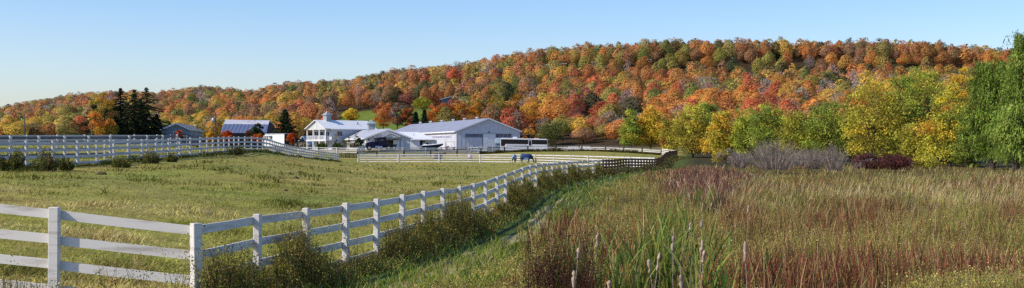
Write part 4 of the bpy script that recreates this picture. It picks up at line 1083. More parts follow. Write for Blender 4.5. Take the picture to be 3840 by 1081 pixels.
# ------------------------------------------------------------------ evergreens and named trees by the farm
SP = [((.03, .042, .022), 5), ((.05, .062, .028), 3), ((.08, .085, .035), 1)]
def plant(px, base, d): return Vector((wx(px, d), d, wz(base, d)))
def hgt(top, base, d): return (base - top) * d / F
for i, (px, top, W_, lab, gp, dr) in enumerate(((353, 378, 66, 'shortest dark conifer at the left edge of the spruce grove', .12, .1), (402, 392, 70, 'low dark spruce in the middle of the grove under the orange maple', .05, .2), (452, 331, 82, 'pointed dark spruce right of the orange maple in the grove', .03, .25), (503, 338, 100, 'broad ragged spruce in the middle of the three tall ones', .06, .3), (549, 329, 104, 'tallest spruce at the right end of the grove with drooping boughs', .10, .34), (424, 372, 74, 'dense dark spruce tucked against the pointed one in the grove', .0, .2), (478, 384, 80, 'low dense spruce filling the gap between the two tall left ones', .0, .22), (527, 372, 80, 'dense middle-height spruce between the broad and the tallest one', .0, .22), (588, 428, 62, 'smallest spruce at the right foot of the grove', .0, .2))):
    d = (283, 281, 290, 286, 292, 288, 294, 296, 298)[i]; H_ = hgt(top, 545, d)
    m = conifer_meshes(40 + i, H_, W_ * 1.9 * d / F, SP, 125, .5, dr * 1.25, .02, gp + .08, .5)
    put_tree('spruce_tree', m, plant(px, 545, d), lab, 'tree', 'spruces of the grove behind the left fences')
d = 274; H_ = hgt(352, 545, d)
put_tree('maple_tree', tree_meshes(50, H_, 112 * d / F, 5200, .36, [(ORANGE, 4), (GOLD, 3), (OLIVE, 3), (BROWN, 2)], peak=.65), plant(386, 545, d), 'orange and gold maple rising between the dark spruces', 'tree')
d = 325; H_ = hgt(411, 540, d)
put_tree('spruce_tree', conifer_meshes(61, H_, 110 * d / F, SP, 150, .6, .12, .05, .05, .3), plant(1069, 540, d), 'lone dark spruce above the white lettered trailer')
for i, (px, top) in enumerate(((1559, 420), (1592, 412))):
    d = 428; H_ = hgt(top, 480, d)
    put_tree('spruce_tree', conifer_meshes(64 + i, H_, 36 * d / F, [((.022, .035, .022), 3), ((.03, .045, .03), 1)], 90, .7, .15, .04), plant(px, 480, d), ('left', 'right')[i] + ' one of the two small spruces behind the arena roof')
REDM = [((.52, .09, .015), 4), ((.48, .15, .02), 3), ((.40, .05, .015), 2)]
for i, (px, top, base, W_, d, cols, lab) in enumerate((
        (788, 492, 548, 36, 245, [((.5, .2, .025), 3), (GOLD, 2), (ORANGE, 2)], 'small orange-gold maple between the yard lamp pole and the tall pole'),
        (853, 490, 548, 44, 245, REDM, 'small red-orange maple in front of the left end of the barn'),
        (968, 503, 548, 48, 242, REDM, 'low fiery shrub maple under the small pine by the barn'),
        (1093, 500, 558, 36, 262, REDM, 'small vivid red-orange maple at the open end of the white trailer'),
        (936, 487, 548, 32, 262, [(BROWN, 2), ((.12, .05, .035), 3)], 'dull brown-purple small tree in front of the barn roof'),
        (672, 492, 540, 26, 120, REDM, 'tiny orange-red shrub showing through the tilted black gate'))):
    H_ = hgt(top, base, d)
    put_tree('maple_tree', tree_meshes(70 + i, H_, W_ * d / F, 1500, .26, cols, low=.25, lobes=12), plant(px, base, d), lab)
d = 255; H_ = hgt(466, 552, d)
put_tree('pine_tree', tree_meshes(80, H_, 50 * d / F, 2200, .3, [((.035, .05, .022), 3), ((.06, .075, .03), 2)], low=.3, lobes=11), plant(969, 552, d), 'small bushy grey-green pine in front of the blue-roofed barn')
for i, (px, top, base, W_, d, cols, lab) in enumerate((
        (1319, 409, 460, 66, 500, [(GOLD, 4), (YELLOW, 2)], 'bright golden tree at the foot of the hill meadow above the balcony house roof'),
        (1584, 366, 412, 80, 560, [(OLIVE, 3), ((.30, .30, .03), 3)], 'round yellow-green tree standing alone on the hill meadow'),
        (1437, 386, 482, 92, 440, [((.50, .16, .06), 4), (ORANGE, 2)], 'pinkish-orange tree right of the hill meadow behind the stable cupola'),
        (1490, 389, 482, 64, 436, [((.36, .16, .08), 3), (GREY, 2)], 'pale rust tree next to the pinkish-orange one behind the stable'),
        (1530, 404, 482, 56, 436, [((.46, .14, .05), 3), (BROWN, 2)], 'small salmon tree left of the two small spruces'),
        (1628, 394, 482, 66, 440, [(ORANGE, 3), (RUST, 2)], 'orange tree just right of the two small spruces'),
        (1672, 388, 482, 66, 440, [(RUST, 4), (RED, 1)], 'deep rust tree behind the middle of the arena roof'),
        (1722, 380, 484, 78, 440, [((.42, .19, .03), 3), (RUST, 2), (GOLD, 1)], 'open amber tree behind the right half of the arena roof'),
        (1782, 360, 486, 78, 445, [((.46, .22, .03), 4), (OLIVE, 1)], 'tall amber-gold tree left of the dark green giant by the arena'),
        (1862, 322, 500, 118, 450, [(OLIVE, 4), ((.10, .11, .025), 3)], 'huge olive-green tree over the peak of the arena'),
        (1930, 330, 515, 100, 448, [((.03, .045, .018), 4), (OLIVE, 1), ((.35, .15, .02), 1)], 'very dark tree behind the right corner of the arena'),
        (1990, 370, 548, 92, 440, [(ORANGE, 3), (GOLD, 2), (RUST, 1)], 'tall orange tree right of the arena reaching down to the grass'),
        (2065, 455, 556, 110, 400, [((.12, .135, .045), 4), ((.20, .19, .06), 2)], 'dull grey-green thicket tree behind the end of the long trailer'))):
    H_ = hgt(top, base, d)
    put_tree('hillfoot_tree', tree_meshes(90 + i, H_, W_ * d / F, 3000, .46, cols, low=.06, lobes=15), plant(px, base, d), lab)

# ------------------------------------------------------------------ tree line on the right
YG = (.47, .43, .06); LG = (.31, .37, .06); MG = (.18, .24, .045)
LINE = (
    (2366, 420, 556, 76, 292, [(LG, 4), (MG, 2), (YG, 1)], 'bright green oval tree left of the yellow one beyond the grey fence'),
    (2440, 408, 556, 90, 294, [(YELLOW, 4), (GOLD, 3), (OLIVE, 1)], 'clear yellow tree standing behind the end of the grey paddock fence'),
    (2512, 455, 578, 76, 262, [(OLIVE, 3), (YG, 3), (ORANGE, 1)], 'short mottled olive and orange tree above the fence corner'),
    (2598, 402, 588, 132, 236, [(YG, 4), (GOLD, 1), (OLIVE, 3)], 'broad yellow-olive tree just right of the fence corner'),
    (2650, 396, 560, 90, 252, [(MG, 3), (LG, 1)], 'darker green tree showing behind the yellow-olive one'),
    (2700, 426, 590, 112, 226, [(GOLD, 3), (YG, 3), (ORANGE, 1)], 'golden rounded tree with a few orange sprays left of the green thicket'),
    (2800, 420, 592, 110, 222, [(LG, 4), (YG, 2)], 'lime green tree behind the left end of the grey bare bushes'),
    (2880, 402, 592, 130, 214, [(LG, 3), (MG, 3), (YG, 1)], 'mid green spreading tree above the grey bare bushes'),
    (2985, 428, 596, 130, 206, [(YG, 3), (OLIVE, 3), (LG, 1)], 'low olive-yellow tree in the middle of the tree line'),
    (3100, 392, 604, 160, 202, [(LG, 3), (MG, 3), (YG, 1)], 'full green tree behind the small burgundy bush'),
    (3185, 372, 604, 110, 214, [(MG, 3), (OLIVE, 2), (RUST, 1)], 'narrow green tree with a rusty side left of the big yellow one'),
    (3275, 318, 618, 200, 190, [(YG, 5), (YELLOW, 2), (OLIVE, 2), (RED, .25)], 'large yellow-green tree with scattered red leaves above the burgundy bush'),
    (3395, 300, 616, 150, 196, [(MG, 3), (LG, 3), (YG, 1)], 'tall fresh green tree right of the large yellow-green one'),
    (3478, 274, 618, 180, 192, [(LG, 4), (MG, 3), (YG, 2)], 'tallest bright green tree of the line before the willows'),
    (3605, 276, 600, 110, 200, [(GOLD, 4), (YELLOW, 2), (ORANGE, 1)], 'slim golden tree rising between the green tree and the willow'),
    (3560, 330, 634, 170, 168, [(YG, 4), (YELLOW, 2), (LG, 2), (ORANGE, .5)], 'front yellow and green tree with orange leaf sprays beside the willow'),
    (3640, 440, 636, 120, 164, [(MG, 4), (DKGREEN, 2), (LG, 1)], 'low dark green tree crouching at the foot of the willow'),
    (3440, 470, 628, 130, 172, [(OLIVE, 3), (YG, 3)], 'low olive tree in front of the tall green ones'))
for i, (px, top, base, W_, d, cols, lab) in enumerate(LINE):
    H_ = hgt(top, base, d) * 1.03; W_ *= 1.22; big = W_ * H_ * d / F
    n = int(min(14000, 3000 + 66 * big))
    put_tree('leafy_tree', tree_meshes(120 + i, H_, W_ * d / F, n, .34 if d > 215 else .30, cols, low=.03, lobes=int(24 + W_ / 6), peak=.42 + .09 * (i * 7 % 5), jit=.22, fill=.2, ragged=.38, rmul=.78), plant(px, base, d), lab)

def willow(seed, Hh, W, n_str, cols, lean=0.0):
    rg = np.random.default_rng(seed); P = []; A = []; S = []; K = []; segs = [((0, 0, -.4), (0, 0, Hh * .3), .45, .36), ((0, 0, Hh * .3), (.3 + lean, .1, Hh * .62), .36, .2), ((.3 + lean, .1, Hh * .62), (.2 + lean * 1.6, 0, Hh * .86), .2, .08)]
    for k in range(96):
        a = k * 2.399; t = .16 + .82 * k / 96; R_ = W * .5 * (math.sin(PI * (t * .8 + .12)) ** .7) * rg.uniform(.35, 1.08)
        b0 = np.array([.2 + lean * t, 0, Hh * t * .75]); tip = np.array([math.cos(a) * R_ + lean * t, math.sin(a) * R_, Hh * min(1.0, t + rg.uniform(-.02, .06))])
        md = (b0 + tip) / 2 + np.array([0, 0, .05 * Hh]); segs += [(b0, md, .10, .06), (md, tip, .06, .02)]
        for s in range(n_str // 96):
            f = 1.10 - .42 * rg.random() ** 1.4; o = b0 * (1 - f) + tip * f + np.array([rg.normal(0, .5), rg.normal(0, .5), .06 * Hh * math.sin(PI * min(1, f)) + rg.uniform(-.2, .3)])
            L = rg.uniform(.05, .15) * Hh * (.7 + .4 * t); L = min(L, o[2] - .3)
            m = max(6, int(L / .17)); dirx = np.array([math.cos(a), math.sin(a)]) * rg.uniform(.1, .5) + rg.normal(0, .12, 2)
            q = np.linspace(0, 1, m)
            pts = np.stack([o[0] + dirx[0] * np.sqrt(q) * .9, o[1] + dirx[1] * np.sqrt(q) * .9, o[2] - L * q ** 1.15 + .12 * np.sin(q * 3)], 1) + rg.normal(0, .07, (m, 3))
            P.append(pts); A.append(np.tile([dirx[0] * .5, dirx[1] * .5, -1.0], (m, 1))); S.append(np.full(m, .42)); K.append(np.full(m, s + k * 100))
    P = np.concatenate(P); A = np.concatenate(A); S = np.concatenate(S); n = len(P)
    C = palette(rg, n, cols, .16)
    uk, inv = np.unique(np.concatenate(K), return_inverse=True); C = C * (rg.uniform(.75, 1.2, len(uk))[inv] * rg.uniform(.62, 1.3, 96)[(np.concatenate(K) // 100).astype(int) % 96])[:, None]
    out = P.copy(); out[:, 2] -= Hh * .45; nn = unit(out)
    V, Q, CC = leaf_quads(P, nn, S, C, rg, .3, .8, along=unit(A))
    tv, tq = tubes_np(segs, 6)
    return np_mesh('crown', V, Q, CC, M['leaf']), np_mesh('trunk', tv, tq, None, M['bark'])
WG = [((.26, .36, .065), 4), ((.17, .26, .045), 3), ((.34, .41, .09), 2), ((.07, .11, .025), 1)]
d = 152; put_tree('willow_tree', willow(201, hgt(235, 640, d), 210 * d / F, 2600, WG), plant(3722, 640, d), 'bushy pale green willow left of the tallest willow at the right edge')
d = 144; put_tree('willow_tree', willow(202, hgt(118, 650, d), 300 * d / F, 3000, WG, .5), plant(3868, 650, d), 'tallest bright green willow cut by the right edge of the view')
d = 141; put_tree('willow_tree', willow(203, hgt(395, 650, d), 160 * d / F, 1200, [((.34, .43, .09), 4), ((.22, .31, .06), 2)]), plant(3812, 650, d), 'lowest light green willow boughs sweeping to the grass at the right edge')

# ------------------------------------------------------------------ bushes at the marsh edge
GT = [((.31, .25, .21), 4), ((.20, .155, .13), 3), ((.40, .33, .28), 1)]
for i, (px, top, base, W_, d, lab) in enumerate(((2905, 524, 636, 220, 136, 'largest bare grey bush at the marsh edge'), (2775, 566, 628, 90, 142, 'smallest grey bush left of the largest bare grey bush'), (3050, 548, 634, 95, 137, 'middle-sized bare grey bush with upright twigs'), (3130, 540, 638, 110, 133, 'spiky bare grey bush left of the burgundy one'), (3010, 560, 622, 130, 146, 'low hazy grey bush behind the spiky one'))):
    r = empty('bare_bush', plant(px, base, d), lab, 'bush', 'leafless grey bushes at the marsh edge')
    link_mesh('twigs', bare_meshes(300 + i, hgt(top, base, d), W_ * d / F, GT, 330 if W_ > 150 else 190), r)
for i, (px, top, base, W_, d, cols, lab) in enumerate(((3345, 580, 636, 160, 140, [((.15, .05, .045), 3), ((.10, .045, .04), 2)], 'dense burgundy bush under the large yellow-green tree'), (3245, 578, 634, 100, 142, [((.13, .05, .05), 2), (GREY, 1)], 'looser purple-brown bush joining the burgundy one on its left'))):
    put_tree('burgundy_bush', tree_meshes(320 + i, hgt(top, base, d), W_ * d / F, 3600, .2, cols, low=.02, lobes=20, peak=.5), plant(px, base, d), lab, 'bush')
for i, (px, top, base, W_, d, cols, lab) in enumerate(((2722, 560, 618, 90, 160, [(OLIVE, 2), (GREY, 2), (YG, 1)], 'greyish olive bush left of the bare grey bushes'), (3470, 585, 632, 110, 158, [(YG, 2), (OLIVE, 2)], 'yellowish low bush right of the burgundy one'))):
    put_tree('olive_bush', tree_meshes(330 + i, hgt(top, base, d), W_ * d / F, 2200, .2, cols, low=.02, lobes=14, peak=.5), plant(px, base, d), lab, 'bush')
# bushes along the left fence
LB_ = [(62, 566, 640, 56, 61, 'leafy green bush furthest left against the white fence'), (8, 590, 650, 50, 60, 'low dark bush at the very left edge by the white fence'), (172, 568, 640, 92, 62.5, 'largest dark green bush on the left white fence'), (245, 598, 634, 60, 64, 'low ragged bush right of the largest one on the left fence'), (455, 590, 632, 66, 70, 'dull green bush in the middle of the left fence'), (566, 562, 620, 62, 78, 'dark rounded bush below the small blue-grey house'), (645, 585, 612, 44, 82, 'small weedy bush right of the dark rounded one'), (885, 545, 578, 70, 105, 'wide low bush where the left fence starts to sink')]
def ragged_bush(name, p, Hh, W, n, cols, seed, lab, cat='bush', group=None, m=26, leaf=(.05, .12), stemw=.008):
    rg_ = np.random.default_rng(seed)
    a = rg_.uniform(0, 2 * PI, n); s = np.sqrt(rg_.random(n)); B = np.stack([np.cos(a) * s * W * .36, np.sin(a) * s * W * .3, np.full(n, -.05)], 1)
    h = Hh * rg_.uniform(.45, 1.0, n) * (1 - .4 * s ** 2); ln = np.stack([np.cos(a) * s * W * .22, np.sin(a) * s * W * .22], 1) + rg_.normal(0, .1, (n, 2)) * h[:, None]
    c = palette(rg_, n, cols, .2); f = rg_.uniform(.1, 1.03, (n, m))
    Pp = (B[:, None] + np.stack([ln[:, 0:1] * f, ln[:, 1:2] * f, h[:, None] * f], 2) + rg_.normal(0, .07, (n, m, 3)) * W * (1.1 - f[..., None] * .6)).reshape(-1, 3); Pp[:, 2] = np.abs(Pp[:, 2])
    lf = leaf_quads(Pp, unit(rg_.normal(size=Pp.shape) + np.array([-.3, -.2, .6])), rg_.uniform(leaf[0], leaf[1], len(Pp)), np.repeat(c, m, 0) * rg_.uniform(.6, 1.5, (len(Pp), 1)), rg_, .5, .6)
    r = empty(name, p, lab, cat, group)
    segs = [(B[i], B[i] + np.array([ln[i, 0] * .5, ln[i, 1] * .5, h[i] * .5]), stemw, stemw * .8) for i in range(n)] + [(B[i] + np.array([ln[i, 0] * .5, ln[i, 1] * .5, h[i] * .5]), B[i] + np.array([ln[i, 0], ln[i, 1], h[i]]), stemw * .8, stemw * .3) for i in range(n)]
    tv, tq = tubes_np(segs, 3); link_mesh('stems', np_mesh('stems', tv, tq, None, M['bark']), r); link_mesh('leaves', np_mesh('leaves', *lf, M['grass']), r)
    return r
for i, (px, top, base, W_, d, lab) in enumerate(LB_):
    p = plant(px, base, d); p.z = min(p.z, Hf(p.x, d) + .05); H_ = max(.6, wz(top, d) - p.z)
    ragged_bush('fence_bush', p, H_ * 1.3, W_ * 1.0 * d / F, 80, [((.10, .12, .028), 3), ((.17, .18, .04), 2), ((.07, .06, .025), 2), (BROWN, .5)], 340 + i, lab)
# garden plants by the balcony house
for i, (px, W_) in enumerate(((1207, 44), (1265, 34))):
    d = 268; rg = np.random.default_rng(400 + i); n = 160
    a = rg.uniform(0, 2 * PI, n); s = rg.uniform(.2, 1, n); rad = W_ * d / F / 2
    P = np.stack([np.cos(a) * s * rad * .5, np.sin(a) * s * rad * .5, .35 + rg.uniform(0, .5, n)], 1); al = np.stack([np.cos(a) * s, np.sin(a) * s, 1.1 - s * .6], 1)
    V, Q, C = leaf_quads(P + unit(al) * .5, unit(rg.normal(size=(n, 3))), np.full(n, 1.5), palette(rg, n, [((.05, .09, .02), 2), ((.10, .14, .03), 1)], .2), rg, .12, .5, along=unit(al))
    r = empty('spiky_shrub', plant(px, 566, d), ('larger spiky green shrub under the balcony', 'smaller spiky green shrub right of the balcony')[i], 'shrub')
    link_mesh('leaves', np_mesh('leaves', V, Q, C, M['leaf']), r)
put_tree('garden_shrub', tree_meshes(410, hgt(519, 558, 266), 44 * 266 / F, 1600, .22, [((.03, .05, .018), 4), ((.07, .09, .03), 1), ((.4, .35, .3), .3)], low=.03, lobes=12), plant(1346, 558, 266), 'dark rounded shrub in front of the stable eaves left of the truck', 'shrub')
for i, (px, top, lab) in enumerate(((1259, 500, 'leftmost thin young tree in the house garden'), (1290, 520, 'second thin young tree with yellow-green leaves in the garden'), (1306, 504, 'third thin young tree before the stable roof'), (1336, 497, 'rightmost thin young tree above the dark garden shrub'))):
    d = 270; put_tree('young_tree', tree_meshes(420 + i, hgt(top, 562, d), 20 * d / F, 240, .24, [(OLIVE, 2), ((.25, .18, .05), 2)], low=.25, lobes=9, r0=.05), plant(px, 562, d), lab)
for i, (px, lab) in enumerate(((1128, 'pale pampas clump left of the balcony columns'), (1140, 'second pale pampas clump beside the shed'), (1316, 'cream pampas clump in the garden below the stable eaves'), (1326, 'pinkish pampas clump left of the dark garden shrub'))):
    d = 266; rg = np.random.default_rng(430 + i); n = 130; a = rg.uniform(0, 2 * PI, n); s = rg.uniform(0, 1, n)
    al = np.stack([np.cos(a) * s * .6, np.sin(a) * s * .6, np.ones(n)], 1); P = unit(al) * rg.uniform(.5, 1.3, (n, 1))
    V, Q, C = leaf_quads(P, unit(rg.normal(size=(n, 3))), np.full(n, .8), palette(rg, n, [((.55, .44, .36), 3), ((.3, .26, .12), 2)], .15), rg, .2, .4, along=unit(al))
    r = empty('pampas_grass', plant(px, 560, d), lab, 'ornamental grass'); link_mesh('plumes', np_mesh('plumes', V, Q, C, M['leaf']), r)
# ------------------------------------------------------------------ forest on the hillside
rg = np.random.default_rng(77)
NAMED = [('rust-orange', (.50, .205, .075)), ('orange', (.62, .27, .07)), ('red', (.58, .15, .075)), ('golden', (.60, .40, .075)), ('olive', (.34, .29, .075)), ('green', (.19, .23, .06)), ('dark green', (.065, .09, .042)), ('brown', (.34, .19, .10)), ('greyish bare', (.37, .30, .275)), ('wine-red', (.28, .085, .08))]
NAMED = [(n, tuple(min(.85, 1.18 * (x * .86 + .14 * m)) for x, m in zip(c, (.36, .24, .12)))) for n, c in NAMED]
WT = {'shade': [10, 5, 1, 3, 8, 4, 20, 16, 12, 18], 'right': [24, 20, 6, 11, 16, 6, 5, 13, 9, 1.5], 'mid': [22, 14, 4, 12, 15, 6, 6, 16, 10, 3], 'left': [27, 10, 3, 6, 18, 9, 5, 18, 9, 2], 'foot_left': [5, 14, 3, 40, 20, 6, 2, 5, 12, 0], 'band': [36, 12, 1, 6, 16, 5, 12, 24, 1, 0], 'foot_right': [14, 26, 16, 8, 8, 6, 8, 6, 14, 4], 'greyfoot': [4, 10, 4, 6, 8, 4, 1, 10, 50, 2]}
trees = []
d = 300.0
while d < 1800:
    step_px = 6.6 * (d / 500) ** .45 / d * F
    pxs = np.arange(-420, 4300, step_px) + rg.uniform(-.5, .5) * step_px
    for px in pxs:
        p = px + rg.normal(0, .30) * step_px; dd = d * (1 + rg.normal(0, .013))
        d0, d1 = float(foot_d(p)), float(ridge_d(p))
        if dd < d0 + 14 or dd > d1 + 28: continue
        if meadow_mask(np.array([p]), np.array([dd]))[0] > .2: continue
        if 1160 < p < 1330 and dd < 480: continue                       # grass strip behind the farm
        if 1300 < p < 1660 and dd < 585 - (p - 1300) * .08 and rg.random() < .95: continue
        t = (dd - d0) / (d1 - d0)
        zone = 'left' if p < 1000 else 'mid' if p < 1850 else 'right'
        if t < .20 and p < 1150: zone = 'foot_left'
        elif 1150 < p < 1760 and 560 < dd < 720: zone = 'shade'
        elif t > .93 and p > 1850: zone = 'band'
        elif t < .16 and 1960 < p < 2420: zone = 'greyfoot'
        elif t < .35 and p > 1900: zone = 'foot_right'
        w = np.array(WT[zone], float)
        x_ = wx(p, dd); nz = fbm(np.array([x_ / 45.0 + 9]), np.array([dd / 60.0]), 31)[0]
        nz2 = fbm(np.array([x_ / 30.0 + 77]), np.array([dd / 40.0]), 37)[0]
        w *= np.exp(4.2 * (nz2 - .5) * np.array([0, -1, .2, -1.2, 1, 1, .6, 1.2, -.4, .6]))
        w *= np.exp(3.6 * (nz - .5) * np.array([.6, 1, .8, .3, -1, -1.4, -1.2, -.2, -.8, .2]))
        k = rg.choice(10, p=w / w.sum())
        h = rg.uniform(8.0, 13.5) * (1.18 if zone == 'band' else 1) * (.62 if zone == 'greyfoot' else 1) * (.75 if zone == 'foot_left' else 1) * (1 if d < 900 else .92)
        wd = rg.uniform(6.6, 11.0) * (1 + .10 * (d > 800)) * (.8 if k == 8 else 1)
        trees.append((p, dd, x_, Hf(x_, dd), h, wd, k, t, zone))

    d *= 1 + .034 * (500 / d) ** .25
# continuous forest edge along the ridge
for row_ in (-26, -6, 12, 30, 46, 62):
    p = -420.0
    while p < 4250:
        dd = float(ridge_d(p)) + row_ + rg.normal(0, 4); x_ = wx(p, dd); h = rg.uniform(10.5, 14.5) * (1.12 if p > 1850 else .85)
        w = np.array(WT['band' if p > 1850 else 'left'], float); k = rg.choice(10, p=w / w.sum())
        trees.append((p, dd, x_, Hf(x_, dd) - 1.4, h, rg.uniform(7.5, 11.5), k, 1.0, 'band'))
        p += rg.uniform(5, 8.5) / dd * F
# variants
def var_mesh(seed, n, leaf, bare=False):
    g = np.random.default_rng(seed)
    V, Q, C, lc, lr = crown(g, 12, 9.5, n, leaf, [((.9, .9, .9), 3), ((1.15, 1.1, 1.0), 1), ((.75, .72, .7), 1)], low=.04, lobes=8 + seed % 4, peak=.55 + .06 * (seed % 3), jit=.10, fill=.08, rnd=.38, rmul=1.22, flat=.95)
    # rounded dome with a lumpy outline, leaves facing outwards
    d = unit(g.normal(size=(n, 3))); d[:, 2] = np.where(d[:, 2] < -.85, -d[:, 2], d[:, 2])
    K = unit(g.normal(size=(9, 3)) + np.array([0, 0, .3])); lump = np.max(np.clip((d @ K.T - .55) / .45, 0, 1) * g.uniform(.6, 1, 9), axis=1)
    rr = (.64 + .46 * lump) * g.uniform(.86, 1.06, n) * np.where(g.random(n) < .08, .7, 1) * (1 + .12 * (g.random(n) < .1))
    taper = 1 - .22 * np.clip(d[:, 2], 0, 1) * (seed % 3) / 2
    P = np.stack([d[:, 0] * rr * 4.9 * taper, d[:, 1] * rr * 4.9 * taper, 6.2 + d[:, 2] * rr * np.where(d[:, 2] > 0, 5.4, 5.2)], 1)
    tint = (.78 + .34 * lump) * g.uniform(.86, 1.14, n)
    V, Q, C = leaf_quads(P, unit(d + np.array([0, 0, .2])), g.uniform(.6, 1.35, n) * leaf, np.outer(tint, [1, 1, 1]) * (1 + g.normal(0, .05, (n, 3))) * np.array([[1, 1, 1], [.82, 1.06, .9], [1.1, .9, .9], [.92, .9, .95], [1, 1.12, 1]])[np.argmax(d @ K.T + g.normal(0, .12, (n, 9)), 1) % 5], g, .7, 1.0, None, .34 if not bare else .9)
    return V, Q, C, P[g.choice(n, 9, replace=False)] * np.array([.8, .8, 1])
FULL = []
for s in range(10):
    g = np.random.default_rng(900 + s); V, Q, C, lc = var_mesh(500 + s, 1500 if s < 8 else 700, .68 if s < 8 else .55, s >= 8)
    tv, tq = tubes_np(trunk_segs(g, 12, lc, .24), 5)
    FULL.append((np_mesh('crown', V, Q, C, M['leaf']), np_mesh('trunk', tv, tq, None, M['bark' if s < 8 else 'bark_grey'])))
LOW = [var_mesh(600 + s, 300 if s < 6 else 200, 1.2 if s < 6 else .95, s >= 6) for s in range(8)]
# which are individuals: largest on screen, inside the frame, unobstructed enough
def onscreen(t): return -20 < t[0] < 3860
cand = []
order = sorted([t for t in trees if onscreen(t)], key=lambda t: t[1])
occ = np.full(3900, 620.0)                                      # highest row already covered by nearer crowns
vis = []
for t in order:
    p, dd = t[0], t[1]; top = HZ - (t[3] + t[4] - CAMZ) * F / dd; half = t[5] * F / dd / 2
    a, b = int(max(0, p - half * .7)), int(min(3899, p + half * .7))
    if b <= a: continue
    show = np.clip(occ[a:b] - top, 0, t[4] * F / dd).mean()
    near = 3000 < p < 3860 and top > 330
    vis.append((show * half * 2 * (0.2 if near else 1), t))
    occ[a:b] = np.minimum(occ[a:b], top + 10 * rg.random())
vis.sort(key=lambda q: -q[0])
indiv = [t for s, t in vis[:285]]
ids = set(id(t) for t in indiv)
LM = [(330, 'left of the spruces'), (620, 'behind the spruce grove'), (770, 'behind the blue-grey bungalow'), (1020, 'behind the blue-roofed barn'), (1145, 'behind the lettered trailer'), (1300, 'behind the balcony house'), (1500, 'behind the low stable'), (1700, 'behind the arena roof'), (1960, 'behind the arena gable'), (2080, 'behind the long trailer'), (2330, 'behind the paddock curve'), (2480, 'behind the yellow tree'), (2700, 'above the golden tree'), (2950, 'above the grey bushes'), (3200, 'above the spiky bush'), (3450, 'above the burgundy bush'), (3650, 'left of the willows'), (4300, 'behind the willows')]
grp = {}
for t in indiv:
    lm = next(n for a, n in LM if t[0] < a)
    sl = 'low on the hillside' if t[7] < .22 else 'midway up the hillside' if t[7] < .6 else 'high on the hillside' if t[7] < .9 else 'on the hill ridge'
    grp.setdefault((NAMED[t[6]][0], sl, lm), []).append(t)
ORD = ['leftmost', 'second from left', 'third from left', 'fourth from left', 'fifth from left', 'sixth from left', 'seventh from left', 'eighth from left', 'ninth from left', 'tenth from left', 'eleventh from left', 'twelfth from left']
CNT = {2: 'two', 3: 'three', 4: 'four', 5: 'five', 6: 'six', 7: 'seven', 8: 'eight', 9: 'nine', 10: 'ten', 11: 'eleven', 12: 'twelve'}
for (cn, sl, lm), L in grp.items():
    L.sort(key=lambda t: t[0])
    for i, t in enumerate(L):
        if len(L) == 1: lab = f'{cn} tree {sl} {lm}'
        elif len(L) == 2: lab = f'{("left", "right")[i]} of the two {cn} trees {sl} {lm}'
        else: lab = f'{ORD[i]} of {CNT[len(L)]} {cn} trees {sl} {lm}'
        v = 8 + i % 2 if t[6] == 8 else int(t[2] * 7.3) % 8
        jit = 1 + rg.uniform(-.14, .14); c = [min(.9, x * jit * (1 + rg.uniform(-.08, .08))) for x in NAMED[t[6]][1]]
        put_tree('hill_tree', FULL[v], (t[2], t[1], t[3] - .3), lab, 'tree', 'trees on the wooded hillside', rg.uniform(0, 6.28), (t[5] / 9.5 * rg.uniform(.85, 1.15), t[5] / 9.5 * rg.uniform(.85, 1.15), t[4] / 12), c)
# the rest of the wood
VV = []; QQ = []; CC = []; k0 = 0
for t in trees:
    if id(t) in ids: continue
    v = LOW[6 + int(t[0]) % 2 if t[6] == 8 else int(t[2] * 5.1) % 6]
    a = rg.uniform(0, 6.28); ca, sa = math.cos(a), math.sin(a); s = t[5] / 9.5
    V = v[0] * np.array([s, s, t[4] / 12]); V = np.stack([V[:, 0] * ca - V[:, 1] * sa + t[2], V[:, 0] * sa + V[:, 1] * ca + t[1], V[:, 2] + t[3] - .3], 1)
    VV.append(V); QQ.append(v[1] + k0); k0 += len(V)
    hz_ = .24 * min(1, max(0, (t[1] - 600) / 900)); CC.append(v[2] * (np.array(NAMED[t[6]][1]) * (1 - hz_) + np.array([.27, .23, .22]) * hz_) * (1 + rg.uniform(-.16, .16)) * (1 + rg.uniform(-.08, .08, 3)))  # aerial haze put into the leaf colour, stronger for farther trees
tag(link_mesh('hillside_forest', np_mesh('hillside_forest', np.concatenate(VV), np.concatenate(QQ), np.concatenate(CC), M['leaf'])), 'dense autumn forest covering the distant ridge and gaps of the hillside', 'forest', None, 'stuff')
print('hill trees', len(trees), 'individual', len(indiv), 'stuff quads', k0 // 4)
# ------------------------------------------------------------------ grasses, weeds and marsh plants (uncountable: 'stuff')
def ribbons(B, h, lean, w, C0, C1, rg, spike=False, bend=.5):
    """tapered upright blades; B (n,3) bases, h heights, lean (n,2) tip offset, w half widths"""
    n = len(B); ya = rg.uniform(-1.5, 1.5, n); sd = np.stack([np.cos(ya), np.sin(ya), np.zeros(n)], 1)
    mid = B + np.stack([lean[:, 0] * .32 * bend * 2, lean[:, 1] * .32 * bend * 2, h * .55], 1)
    tip = B + np.stack([lean[:, 0], lean[:, 1], h], 1)
    w = w[:, None]; wb, wm, wt = (w * .35, w * 1.0, w * .25) if spike else (w, w * .8, w * .12)
    V = np.stack([B - sd * wb, B + sd * wb, mid + sd * wm, mid - sd * wm, tip + sd * wt, tip - sd * wt], 1).reshape(-1, 3)
    k = np.arange(n)[:, None] * 6
    Q = np.concatenate([k + np.array([0, 1, 2, 3]), k + np.array([3, 2, 4, 5])], 0)
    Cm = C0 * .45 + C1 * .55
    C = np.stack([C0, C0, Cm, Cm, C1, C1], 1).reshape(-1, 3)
    return V, Q, C
